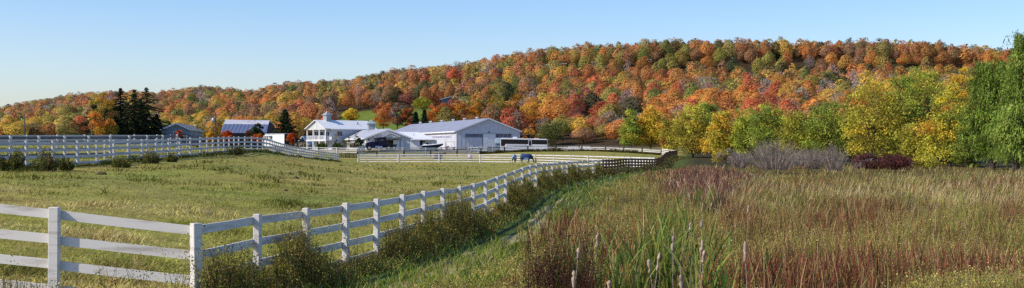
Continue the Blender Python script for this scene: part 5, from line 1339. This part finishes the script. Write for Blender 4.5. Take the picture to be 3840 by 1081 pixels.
class Stuff:
    def __init__(s): s.V = []; s.Q = []; s.C = []; s.k = 0
    def add(s, v):
        s.V.append(v[0]); s.Q.append(v[1] + s.k); s.C.append(v[2]); s.k += len(v[0])
    def build(s, name, label, cat, mat):
        o = link_mesh(name, np_mesh(name, np.concatenate(s.V), np.concatenate(s.Q), np.concatenate(s.C), mat))
        return tag(o, label, cat, None, 'stuff')
PXM = 3.75 / F                                                   # one rendered pixel at 1 m
def lod(w, d, f=.5): return np.maximum(w, d * PXM * f * .5)
def scatter(n, px0, px1, r0, r1, zref, rg, power=1.0):
    """points spread evenly over the picture rows r0..r1 (rows below the horizon) and columns"""
    r = r0 + (r1 - r0) * rg.random(n) ** power
    d = (CAMZ - zref) * F / r; px = rg.uniform(px0, px1, n)
    x = (px - 1920) * d / F
    return x, d
rg = np.random.default_rng(303)

# pasture grass tufts
S = Stuff()
x, d = scatter(190000, -250, 2650, 14, 640, .2, rg, 1.0)
o = fence_off(x, d); px = 1920 + F * x / d
n1 = fbm(x / 1.5, d / 2.4, 41, 3); n2 = fbm(x / 5.0, d / 5.0, 42, 3); n3 = fbm(x / 14, d / 14, 43, 3)
keep = (o < -.05) & (d > 12) & (d < 236) & (rg.random(len(x)) < .25 + 1.6 * np.clip(n1 - .35, 0, 1)) & ((d < 190) | (px > 1380))
x, d, n1, n2, n3 = x[keep], d[keep], n1[keep], n2[keep], n3[keep]; n = len(x)
green = np.clip((n2 - .33) * 5.0 + (n3 - .5) * 3 + np.clip((d - 60) / 120, 0, .4), 0, 1)[:, None]; tuft = np.clip((n1 - .58) * 6, 0, 1)
C1 = (1 - green) * palette(rg, n, [((.70, .56, .26), 3), ((.58, .50, .15), 3), ((.32, .21, .10), 1.6)], .18) + green * palette(rg, n, [((.31, .37, .055), 3), ((.44, .44, .075), 3), ((.17, .23, .035), 1.4)], .18)
C1 = C1 * (.65 + .6 * np.clip(fbm(x / .5, d / .7, 44, 2), 0, 1))[:, None]; C1 = C1 * (1 - .55 * tuft[:, None] * green) * (.60 + .85 * np.clip(fbm(x / 4.0, d / 9.0, 47, 2) * 2 - .5, 0, 1))[:, None]
h = rg.uniform(.035, .10, n) * (1 + 2.2 * tuft); h = np.maximum(h, d * PXM * .7)
B = np.stack([x, d, H(x, d) - .01], 1)
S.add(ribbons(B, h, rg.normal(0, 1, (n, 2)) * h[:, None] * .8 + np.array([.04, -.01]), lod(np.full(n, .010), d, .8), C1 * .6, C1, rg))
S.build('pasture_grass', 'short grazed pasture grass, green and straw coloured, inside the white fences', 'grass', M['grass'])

# verge: lush grass between fence and path, and rough grass either side of the path
S = Stuff()
x, d = scatter(60000, 900, 2620, 22, 700, -.1, rg, 1.0); o = fence_off(x, d)
strip = 3.0 + .02 * d
keep = (o > .1) & (o < strip) & (d > 15) & (d < 190); x, d, o = x[keep], d[keep], o[keep]
pth = np.abs(o - (1.3 - .004 * d)) < .32; keep = ~(pth & (rg.random(len(x)) < .8) & (d < 60)) & (fbm(x / .7, d / .9, 55, 2) > .36); x, d, o = x[keep], d[keep], o[keep]; n = len(x)
C1 = palette(rg, n, [((.25, .36, .045), 3), ((.18, .27, .035), 2.5), ((.38, .37, .08), 2.5), ((.50, .41, .18), 2)], .2)
h = rg.uniform(.10, .30, n); h = np.maximum(h, d * PXM)
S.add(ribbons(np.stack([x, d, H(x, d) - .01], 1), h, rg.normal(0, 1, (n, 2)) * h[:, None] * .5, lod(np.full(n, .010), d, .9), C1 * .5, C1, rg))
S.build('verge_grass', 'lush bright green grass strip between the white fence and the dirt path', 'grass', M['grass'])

# weeds at the foot of the fences
S = Stuff()
def fence_weeds(path, n, h0, h1, side, cols, leafsize, spread, tall=None):
    P = np.array([[wx(a, c), c] for a, b, c in path]); seg = np.hypot(*(P[1:] - P[:-1]).T); L = np.concatenate([[0], np.cumsum(seg)])
    # even over the picture: more plants where the fence is near
    dd = np.interp(np.linspace(0, L[-1], 400), L, P[:, 1]); wgt = 1 / dd; cw = np.cumsum(wgt) / wgt.sum()
    s = np.interp(rg.random(n), cw, np.linspace(0, L[-1], 400))
    x = np.interp(s, L, P[:, 0]); y = np.interp(s, L, P[:, 1])
    t = np.stack([np.interp(s + .5, L, P[:, 0]) - np.interp(s - .5, L, P[:, 0]), np.interp(s + .5, L, P[:, 1]) - np.interp(s - .5, L, P[:, 1])], 1); t /= np.maximum(np.linalg.norm(t, axis=1, keepdims=True), 1e-6)
    nn = np.stack([t[:, 1], -t[:, 0]], 1) * side
    o = np.abs(rg.normal(0, spread, n)); x = x + nn[:, 0] * o; y = y + nn[:, 1] * o
    dens = fbm(s / 2.2, np.full(n, 3.1), 51, 2)
    hh = (h0 + (h1 - h0) * np.clip((dens - .32) * 2.3, 0, 1) * rg.uniform(.6, 1.1, n)) * np.clip(1.25 - o / (spread * 2.2), .35, 1)
    B = np.stack([x, y, H(x, y) - .02], 1)
    c = palette(rg, n, cols, .2)
    lean = rg.normal(0, .14, (n, 2)) * hh[:, None]
    S.add(ribbons(B, hh, lean, lod(np.full(n, .006), y, .5), c * np.array([.45, .35, .3]), c * .7, rg))
    m = 7
    f = rg.uniform(.15, 1.05, (n, m)); Pp = B[:, None, :] + np.stack([lean[:, 0:1] * f, lean[:, 1:2] * f, hh[:, None] * f], 2) + rg.normal(0, 1, (n, m, 3)) * (.05 + .06 * hh[:, None, None])
    Pp = Pp.reshape(-1, 3); sz = lod(np.full(len(Pp), leafsize), Pp[:, 1], 1.6) * rg.uniform(.6, 1.4, len(Pp))
    S.add(leaf_quads(Pp, unit(rg.normal(size=Pp.shape) + np.array([0, 0, .5])), sz, np.repeat(c, m, 0) * rg.uniform(.6, 1.4, (len(Pp), 1)), rg, .5, .6))
WEED = [((.33, .32, .06), 4), ((.19, .21, .042), 4), ((.33, .19, .07), 3), ((.50, .40, .15), 1.3), ((.12, .07, .04), 2)]
fence_weeds(FENCE_A, 9500, .25, 1.45, 1, WEED, .04, .36)
fence_weeds(FENCE_A[:6], 900, .4, 1.45, 1, WEED, .03, .3)
fence_weeds([(-150, 0, 18.0), (735, 0, 17.7)], 420, .12, .75, 1, WEED, .03, .3)
fence_weeds(FENCE_B, 2600, .3, .8, 1, WEED + [((.28, .22, .15), 3)], .05, .7)
fence_weeds(FENCE_L[1:], 3200, .1, .45, 1, [((.10, .12, .025), 3), ((.06, .07, .02), 3), ((.16, .17, .04), 2)], .07, .35)
fence_weeds([p for p in FENCE_D if p[0] > 1790], 1800, .35, .75, 1, [((.06, .06, .02), 3), ((.10, .10, .025), 2), ((.12, .07, .03), 1)], .16, .5)
S.build('fence_weeds', 'brown and olive weeds growing thickly along the foot of the fences', 'weeds', M['grass'])

# marsh: density over rows below the horizon
def marsh_points(n, r0, r1, px0=1500, px1=4000, power=1.15, zref=-.4):
    x, d = scatter(n, px0, px1, r0, r1, zref, rg, power); o = fence_off(x, d)
    k = (o > 2.2 + .012 * d) & (d < 168) & (d > 8)
    return x[k], d[k]
DRIFT = [(2070, 925, 130, 45), (2250, 1030, 110, 45), (2800, 840, 110, 55), (3130, 900, 290, 85), (3010, 715, 170, 22), (3350, 1075, 420, 45), (2900, 1090, 200, 40), (3700, 715, 220, 22), (2560, 680, 130, 30), (2960, 640, 160, 12), (3250, 790, 150, 30), (3800, 830, 90, 60), (2420, 960, 80, 60)]
def drifts(px, row):
    v = 0
    for a, b, ra, rb in DRIFT: v = v + np.exp(-((px - a) / ra) ** 2 - ((row - b) / rb) ** 2)
    return np.clip(v, 0, 1)
# (a) low olive weeds everywhere
S = Stuff()
x, d = marsh_points(170000, 66, 1500); px = 1920 + F * x / d
n1 = fbm(x / 2.6, d / 4.0, 61, 3); n2 = fbm(x / .9, d / 1.6, 62, 2); n3 = fbm(x / 7.0, d / 11.0, 63, 3)
red = np.clip(drifts(px, HZ + 2.85 * F / d) * 1.1 + (n3 - .55) * 2.2 - .15, 0, 1)[:, None]
n = len(x)
c = (1 - red) * palette(rg, n, [((.46, .40, .095), 4), ((.56, .46, .18), 2.6), ((.31, .34, .065), 3), ((.46, .26, .11), 2.2), ((.22, .13, .065), 1.3)], .2) + red * palette(rg, n, [((.30, .14, .06), 3.5), ((.32, .085, .05), 1.2), ((.33, .28, .08), 3.4), ((.46, .36, .16), 1.6)], .22)
c = c * (.62 + .85 * np.clip(n2 * 1.6 - .3, 0, 1))[:, None]
far = np.clip((d - 60) / 60, 0, 1)
h = (.20 + .70 * np.clip(n1 * 1.9 - .45, 0, 1)) * rg.uniform(.6, 1.15, n) * (1 - .3 * far)
o = fence_off(x, d); h *= np.clip((o - 1.6) / 3.5, .25, 1)
B = np.stack([x, d, H(x, d) - .02], 1); lean = rg.normal(0, .22, (n, 2)) * h[:, None]
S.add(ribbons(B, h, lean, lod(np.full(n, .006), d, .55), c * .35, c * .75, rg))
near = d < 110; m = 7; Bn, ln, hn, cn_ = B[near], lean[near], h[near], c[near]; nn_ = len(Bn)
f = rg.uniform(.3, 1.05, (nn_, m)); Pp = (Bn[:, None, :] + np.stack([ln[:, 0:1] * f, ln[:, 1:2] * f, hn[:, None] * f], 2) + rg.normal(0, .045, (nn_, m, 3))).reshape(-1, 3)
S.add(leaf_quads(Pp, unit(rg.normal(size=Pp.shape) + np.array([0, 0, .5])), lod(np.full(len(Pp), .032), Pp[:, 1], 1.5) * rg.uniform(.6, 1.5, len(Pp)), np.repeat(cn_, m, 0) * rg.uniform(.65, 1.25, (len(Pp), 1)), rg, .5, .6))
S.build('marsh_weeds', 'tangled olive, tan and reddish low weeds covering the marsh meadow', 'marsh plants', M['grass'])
# (b) red-brown loosestrife spikes in drifts
S = Stuff()
x, d = marsh_points(90000, 80, 1500, 1900, 4000); px = 1920 + F * x / d
n3 = fbm(x / 3.0, d / 5.0, 71, 3)
row = HZ + 2.85 * F / d; dr_ = drifts(px, row)
k = (rg.random(len(x)) < np.clip(dr_ * 1.5 * (n3 * 1.8 - .35), .012, .85)); x, d, n3, px = x[k], d[k], n3[k], px[k]; n = len(x)
c = palette(rg, n, [((.15, .06, .035), 4), ((.21, .085, .045), 3), ((.22, .045, .035), 1.0), ((.40, .28, .13), 1.8)], .22)
h = rg.uniform(.45, 1.1, n) * np.where(d > 45, .75, 1)
B = np.stack([x, d, H(x, d)], 1)
S.add(ribbons(B, h, rg.normal(0, .17, (n, 2)) * h[:, None], lod(rg.uniform(.005, .012, n), d, .45), c * .7, c, rg, spike=True))
S.build('loosestrife_stems', 'drifts of dead red-brown upright seed spikes in the marsh', 'marsh plants', M['stem'])
# (c) straw and pinkish dry grass
S = Stuff()
x, d = marsh_points(55000, 74, 900, 2100, 4000, 1.2); px = 1920 + F * x / d
n3 = fbm(x / 8.0, d / 14.0, 81, 3)
band = np.exp(-((d - 82) / 26.0) ** 2) * np.clip((px - 2550) / 350, 0, 1)
k = ((n3 + .20 * band > .62) & (px > 2600) & (rg.random(len(x)) < .6)) | (rg.random(len(x)) < .03 + .15 * band); x, d = x[k], d[k]; n = len(x); b_ = band[k][:, None]
c = b_ * palette(rg, n, [((.56, .43, .23), 3), ((.48, .34, .19), 3), ((.62, .50, .26), 2)], .15) + (1 - b_) * palette(rg, n, [((.52, .42, .21), 3), ((.38, .28, .13), 2)], .15)
h = rg.uniform(.4, .95, n) * np.where(d > 60, .85, 1); B = np.stack([x, d, H(x, d)], 1)
S.add(ribbons(B, h, rg.normal(0, .16, (n, 2)) * h[:, None] + np.array([.18, 0]), lod(np.full(n, .004), d, .45), c * .7, c, rg))
S.build('dry_marsh_grass', 'pale straw and pinkish dry grass waving across the back of the marsh', 'marsh plants', M['stem'])
# (d) dark brown seed-head thicket by the fence corner, tall reeds
S = Stuff()
px = rg.normal(2640, 110, 7000); d = rg.uniform(50, 128, 7000); k = (px < 2860) & (fence_off((px - 1920) * d / F, d) > 3); px, d = px[k], d[k]; x = (px - 1920) * d / F; n = len(x)
c = palette(rg, n, [((.17, .075, .05), 4), ((.24, .12, .08), 3), ((.48, .38, .24), 1.2)], .2); h = rg.uniform(.5, 1.15, n) * np.exp(-((px - 2640) / 190) ** 2)
S.add(ribbons(np.stack([x, d, H(x, d)], 1), h, rg.normal(0, .2, (n, 2)) * h[:, None], lod(np.full(n, .012), d, .7), c * .6, c, rg, spike=True))
S.build('brown_thicket', 'dark brown seed-head thicket right of the brown fence corner', 'marsh plants', M['stem'])

# ------------------------------------------------------------------ cattails (counted: each clump of blades and each stalk)
CG = [((.15, .23, .045), 4), ((.30, .33, .075), 3), ((.30, .27, .06), 1.5), ((.34, .17, .05), .8), ((.42, .34, .17), .8)]
def blades(n, h0, h1, spread, rg_):
    a = rg_.uniform(0, 2 * PI, n); s = np.sqrt(rg_.random(n)) * spread
    B = np.stack([np.cos(a) * s, np.sin(a) * s, np.full(n, -.05)], 1); h = rg_.uniform(h0, h1, n)
    lean = rg_.normal(0, .15, (n, 2)) * h[:, None]
    V = []; Q = []; C = []; k = 0; c = palette(rg_, n, CG, .15); ya = rg_.uniform(-.9, .9, n); m = 6
    kink = rg_.random(n) < .22
    for i in range(n):
        sd = np.array([math.cos(ya[i]), math.sin(ya[i]), 0]); w = rg_.uniform(.012, .022)
        for j in range(m + 1):
            t = j / m; b = lean[i] * t ** 2.0 * 1.3; z = h[i] * (t - .12 * t ** 4)
            if kink[i] and t > .7: z -= h[i] * (t - .7) * 1.3; b = b + lean[i] * (t - .7) * 3
            p = B[i] + np.array([b[0], b[1], z]); ww = w * (1 - t ** 3) + .001
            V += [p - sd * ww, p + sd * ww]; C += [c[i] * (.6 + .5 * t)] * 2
        for j in range(m): Q.append((k + 2 * j, k + 2 * j + 1, k + 2 * j + 3, k + 2 * j + 2))
        k += 2 * (m + 1)
    return np_mesh('blades', np.array(V), np.array(Q), np.array(C), M['grass'])
CLUMPS = [(2180, 1225, 780, 21.5, 46, .42, 'front left cattail clump with orange-tipped blades above the dark bush'), (2330, 1230, 830, 20.5, 40, .3, 'cattail clump right of the dark hollow at the bottom'), (2420, 1200, 700, 22.5, 62, .42, 'tallest dense cattail clump in the bottom middle'), (2560, 1190, 730, 23.5, 58, .5, 'wide cattail clump right of the tallest one'), (2660, 1200, 850, 22, 40, .45, 'shorter cattail clump at bottom right of the group'), (2530, 905, 690, 36, 46, .55, 'cattail clump in the middle distance with upright green blades'), (2490, 1010, 745, 30, 40, .5, 'sparse cattail clump between the near and middle ones'), (2700, 1010, 830, 29, 36, .5, 'yellowing cattail clump left of the red-brown drift'), (2860, 1090, 870, 26, 26, .45, 'thin cattail clump among the red-brown spikes'), (3450, 1120, 930, 25, 24, .4, 'small cattail clump far to the right in the marsh'), (2620, 800, 650, 52, 40, .9, 'far cattail clump near the brown thicket'), (3560, 690, 640, 95, 40, 1.4, 'green reed clump before the willows')]
for i, (px, base, top, d, n, sp, lab) in enumerate(CLUMPS):
    p = at(px, d); H_ = wz(top, d) - p.z
    r = empty('cattail_clump', p, lab, 'cattails', 'clumps of green cattail blades in the marsh')
    link_mesh('blades', blades(int(n * 1.5), H_ * .55, H_ * 1.02, sp, np.random.default_rng(700 + i)), r)
HEADS = [(2219, 872, 60, 23, 0, 'pale fluffy cattail head left of centre near the red-brown bush'), (2137, 928, 44, 19.5, 1, 'dark brown cattail head at the lower left of the marsh'), (2425, 942, 70, 19, 0, 'big white burst cattail head in the bottom middle'), (2518, 882, 66, 21, 1, 'brown mottled cattail head right of the tall blades'), (2462, 972, 55, 20, 0, 'cream cattail head half hidden behind the tall blades'), (2608, 898, 60, 21, 0, 'long cream cattail head above the shorter clump'), (2608, 935, 50, 20, 0, 'lower pale cattail head in the shorter clump'), (2584, 1030, 60, 17, 1, 'grey-brown cattail head lowest in the middle'), (2246, 1050, 60, 17, 0, 'shaggy cream cattail head at the bottom edge left of centre'), (2803, 905, 80, 20, 0, 'slanting cream cattail head by itself on the right'), (2155, 1015, 70, 17, 0, 'thin pale cattail head in the front left clump'), (2582, 835, 34, 26, 0, 'small tan cattail head far back by the red drift'), (2563, 655, 30, 60, 1, 'dark cattail head near the brown thicket'), (2618, 825, 30, 27, 1, 'slim brown cattail head behind the mottled one'), (2795, 770, 30, 34, 0, 'small pale cattail head in the right middle of the marsh')]
for i, (px, top, ln, d, kind, lab) in enumerate(HEADS):
    p = at(px, d); zt = wz(top, d) - p.z; L_ = ln * d / F; rg_ = random.Random(i)
    r = empty('cattail_stalk', p, lab, 'cattail', 'cattail stalks with seed heads'); r.rotation_euler = (rg_.uniform(-.06, .06), rg_.uniform(-.14, .16), 0)
    MB().tube([(0, 0, -.05), (.01, 0, zt * .5), (0, 0, zt + (.0 if kind == 0 else .12))], [.007, .006, .004], 6).build('stem', M['cattail_brown'], r, True, world=False)
    rad = .026
    pts = [(rg_.uniform(-.006, .006), rg_.uniform(-.006, .006), zt - L_ * (1 - k / 7)) for k in range(8)]
    rr = [rad * (.3 if k == 7 else .45 if k == 0 else rg_.uniform(.6, 1.3)) for k in range(8)]
    hd = MB().tube(pts, rr, 10)
    for v in range(len(hd.v)):
        a_ = hd.v[v]; hd.v[v] = (a_[0] + rg_.uniform(-.005, .005), a_[1] + rg_.uniform(-.005, .005), a_[2])
    hd.build('seed_head', M['cattail_brown' if kind else 'fluff'], r, True, world=False)

# individual tall weeds at the near fence
W_SP = [(395, 1100, 925, 17.4, 'bushy green weed in front of the first foreground fence span'), (530, 1180, 905, 17.2, 'thin weed leaning left of the corner fence post'), (660, 1180, 890, 17.3, 'sparse tall weed just left of the corner post'), (790, 1180, 860, 17.5, 'reddish weed right behind the corner post'), (890, 1150, 850, 18.8, 'leafy weed between corner post and second post'), (1075, 1100, 845, 20.6, 'brown weed between the second and third posts'), (1215, 1080, 815, 22.4, 'olive weed after the third post'), (1340, 1050, 800, 23.8, 'dark weed under the fourth post'), (2060, 1240, 850, 20.5, 'dark purplish bush at the bottom beside the path'), (2170, 1240, 870, 20.0, 'largest dark bush with reddish spikes at the bottom of the marsh')]
for i, (px, base, top, d, lab) in enumerate(W_SP):
    p = at(px, d); H_ = wz(top, d) - p.z; rg_ = np.random.default_rng(800 + i); bushy = i >= 8; n = 16 if not bushy else 150
    a = rg_.uniform(0, 2 * PI, n); s = rg_.random(n) * (.14 if not bushy else .45)
    B = np.stack([np.cos(a) * s, np.sin(a) * s, np.full(n, -.03)], 1); h = H_ * rg_.uniform(.5, 1.0, n); ln = rg_.normal(0, .16, (n, 2)) * h[:, None]
    cols = WEED if not bushy else [((.10, .04, .035), 4), ((.07, .07, .025), 3), ((.16, .07, .06), 1)]
    c = palette(rg_, n, cols, .2); st = ribbons(B, h, ln, np.full(n, .0055), c * .5, c * .7, rg_)
    m = 34; f = rg_.uniform(.2, 1.03, (n, m)); Pp = (B[:, None] + np.stack([ln[:, 0:1] * f, ln[:, 1:2] * f, h[:, None] * f], 2) + rg_.normal(0, .05, (n, m, 3)) * (1.2 - f[..., None] * .6)).reshape(-1, 3)
    lf = leaf_quads(Pp, unit(rg_.normal(size=Pp.shape)), rg_.uniform(.018, .045, len(Pp)), np.repeat(c, m, 0) * rg_.uniform(.6, 1.5, (len(Pp), 1)), rg_, .5, .6)
    r = empty('tall_weed' if not bushy else 'marsh_bush', p, lab, 'weed' if not bushy else 'bush')
    link_mesh('stems', np_mesh('stems', *st, M['stem']), r); link_mesh('leaves', np_mesh('leaves', *lf, M['grass']), r)

# dirt clods / dung piles on the pasture
first = None; rgc = random.Random(4)
for i, (px, row, s) in enumerate([(1108, 614, .34), (1122, 611, .25), (1278, 622, .3), (1240, 600, .25), (1232, 643, .22), (1460, 626, .25), (1488, 608, .22), (1362, 627, .18), (1070, 620, .22), (985, 652, .25), (380, 654, .35), (60, 662, .3), (1545, 610, .2), (850, 690, .2)]):
    d = 60.0
    for _ in range(30): d = (CAMZ - Hf(wx(px, d), d)) * F / (row - HZ); d = min(max(d, 25), 200)
    p = at(px, d)
    if first is None:
        mb = MB().ball((0, 0, .12), .8, 14, 8, (1, .8, .42), .35).ball((.55, .2, .05), .5, 10, 6, (1, 1, .4), .35).ball((-.5, -.25, .05), .45, 10, 6, (1, 1, .45), .35)
        first = mb.build('dirt_clod', M['dirt'], None, True, world=False); o = first
    else: o = first.copy(); COL.objects.link(o)
    o.location = p; o.rotation_euler = (0, 0, rgc.uniform(0, 6)); o.scale = (s * .85, s * .85, s * .8)
    tag(o, 'brown clod of dirt lying on the grazed pasture', 'dirt clod', 'dirt clods scattered over the pasture')
# ------------------------------------------------------------------ sky, sun, camera
SUN_EL, SUN_AZ = 38.0, -108.0                                     # azimuth from straight ahead, negative to the left
w = bpy.data.worlds.new('World'); scene.world = w; w.use_nodes = True
nt = w.node_tree; nt.nodes.clear()
sky = nt.nodes.new('ShaderNodeTexSky'); sky.sky_type = 'NISHITA'; sky.sun_disc = False
sky.sun_elevation = math.radians(SUN_EL); sky.sun_rotation = math.radians(SUN_AZ)
sky.altitude = 200; sky.air_density = 1.0; sky.dust_density = 1.1; sky.ozone_density = 2.4
bg = nt.nodes.new('ShaderNodeBackground'); bg.inputs['Strength'].default_value = 0.175
wo = nt.nodes.new('ShaderNodeOutputWorld')
hs = nt.nodes.new('ShaderNodeHueSaturation'); hs.inputs['Saturation'].default_value = 1.3
nt.links.new(sky.outputs[0], hs.inputs['Color'])
tn = nt.nodes.new('ShaderNodeMix'); tn.data_type = 'RGBA'; tn.blend_type = 'MULTIPLY'; tn.inputs[0].default_value = 1.0; tn.inputs[7].default_value = (1.0, .955, 1.07, 1)
nt.links.new(hs.outputs[0], tn.inputs[6]); nt.links.new(tn.outputs[2], bg.inputs['Color']); nt.links.new(bg.outputs[0], wo.inputs['Surface'])
sl = bpy.data.lights.new('sun', 'SUN'); sl.energy = 5.0; sl.angle = math.radians(0.53); sl.color = (1.0, .92, .78)
so = bpy.data.objects.new('sun', sl); COL.objects.link(so)
dirv = Vector((math.sin(math.radians(SUN_AZ)) * math.cos(math.radians(SUN_EL)), math.cos(math.radians(SUN_AZ)) * math.cos(math.radians(SUN_EL)), math.sin(math.radians(SUN_EL))))
so.rotation_euler = (-dirv).to_track_quat('-Z', 'Y').to_euler(); so.location = (-40, 30, 60)
cam = bpy.data.cameras.new('camera'); co_ = bpy.data.objects.new('camera', cam); COL.objects.link(co_)
cam.sensor_width = 36; cam.lens = 36 * F / 3840; cam.shift_y = (HZ - 540.5) / 3840
cam.clip_start = .1; cam.clip_end = 6000
co_.location = (0, 0, CAMZ); co_.rotation_euler = (math.radians(90), 0, 0)
scene.camera = co_
scene.view_settings.view_transform = 'Standard'; scene.view_settings.look = 'None'; scene.view_settings.exposure = 0
scene.cycles.use_denoising = False
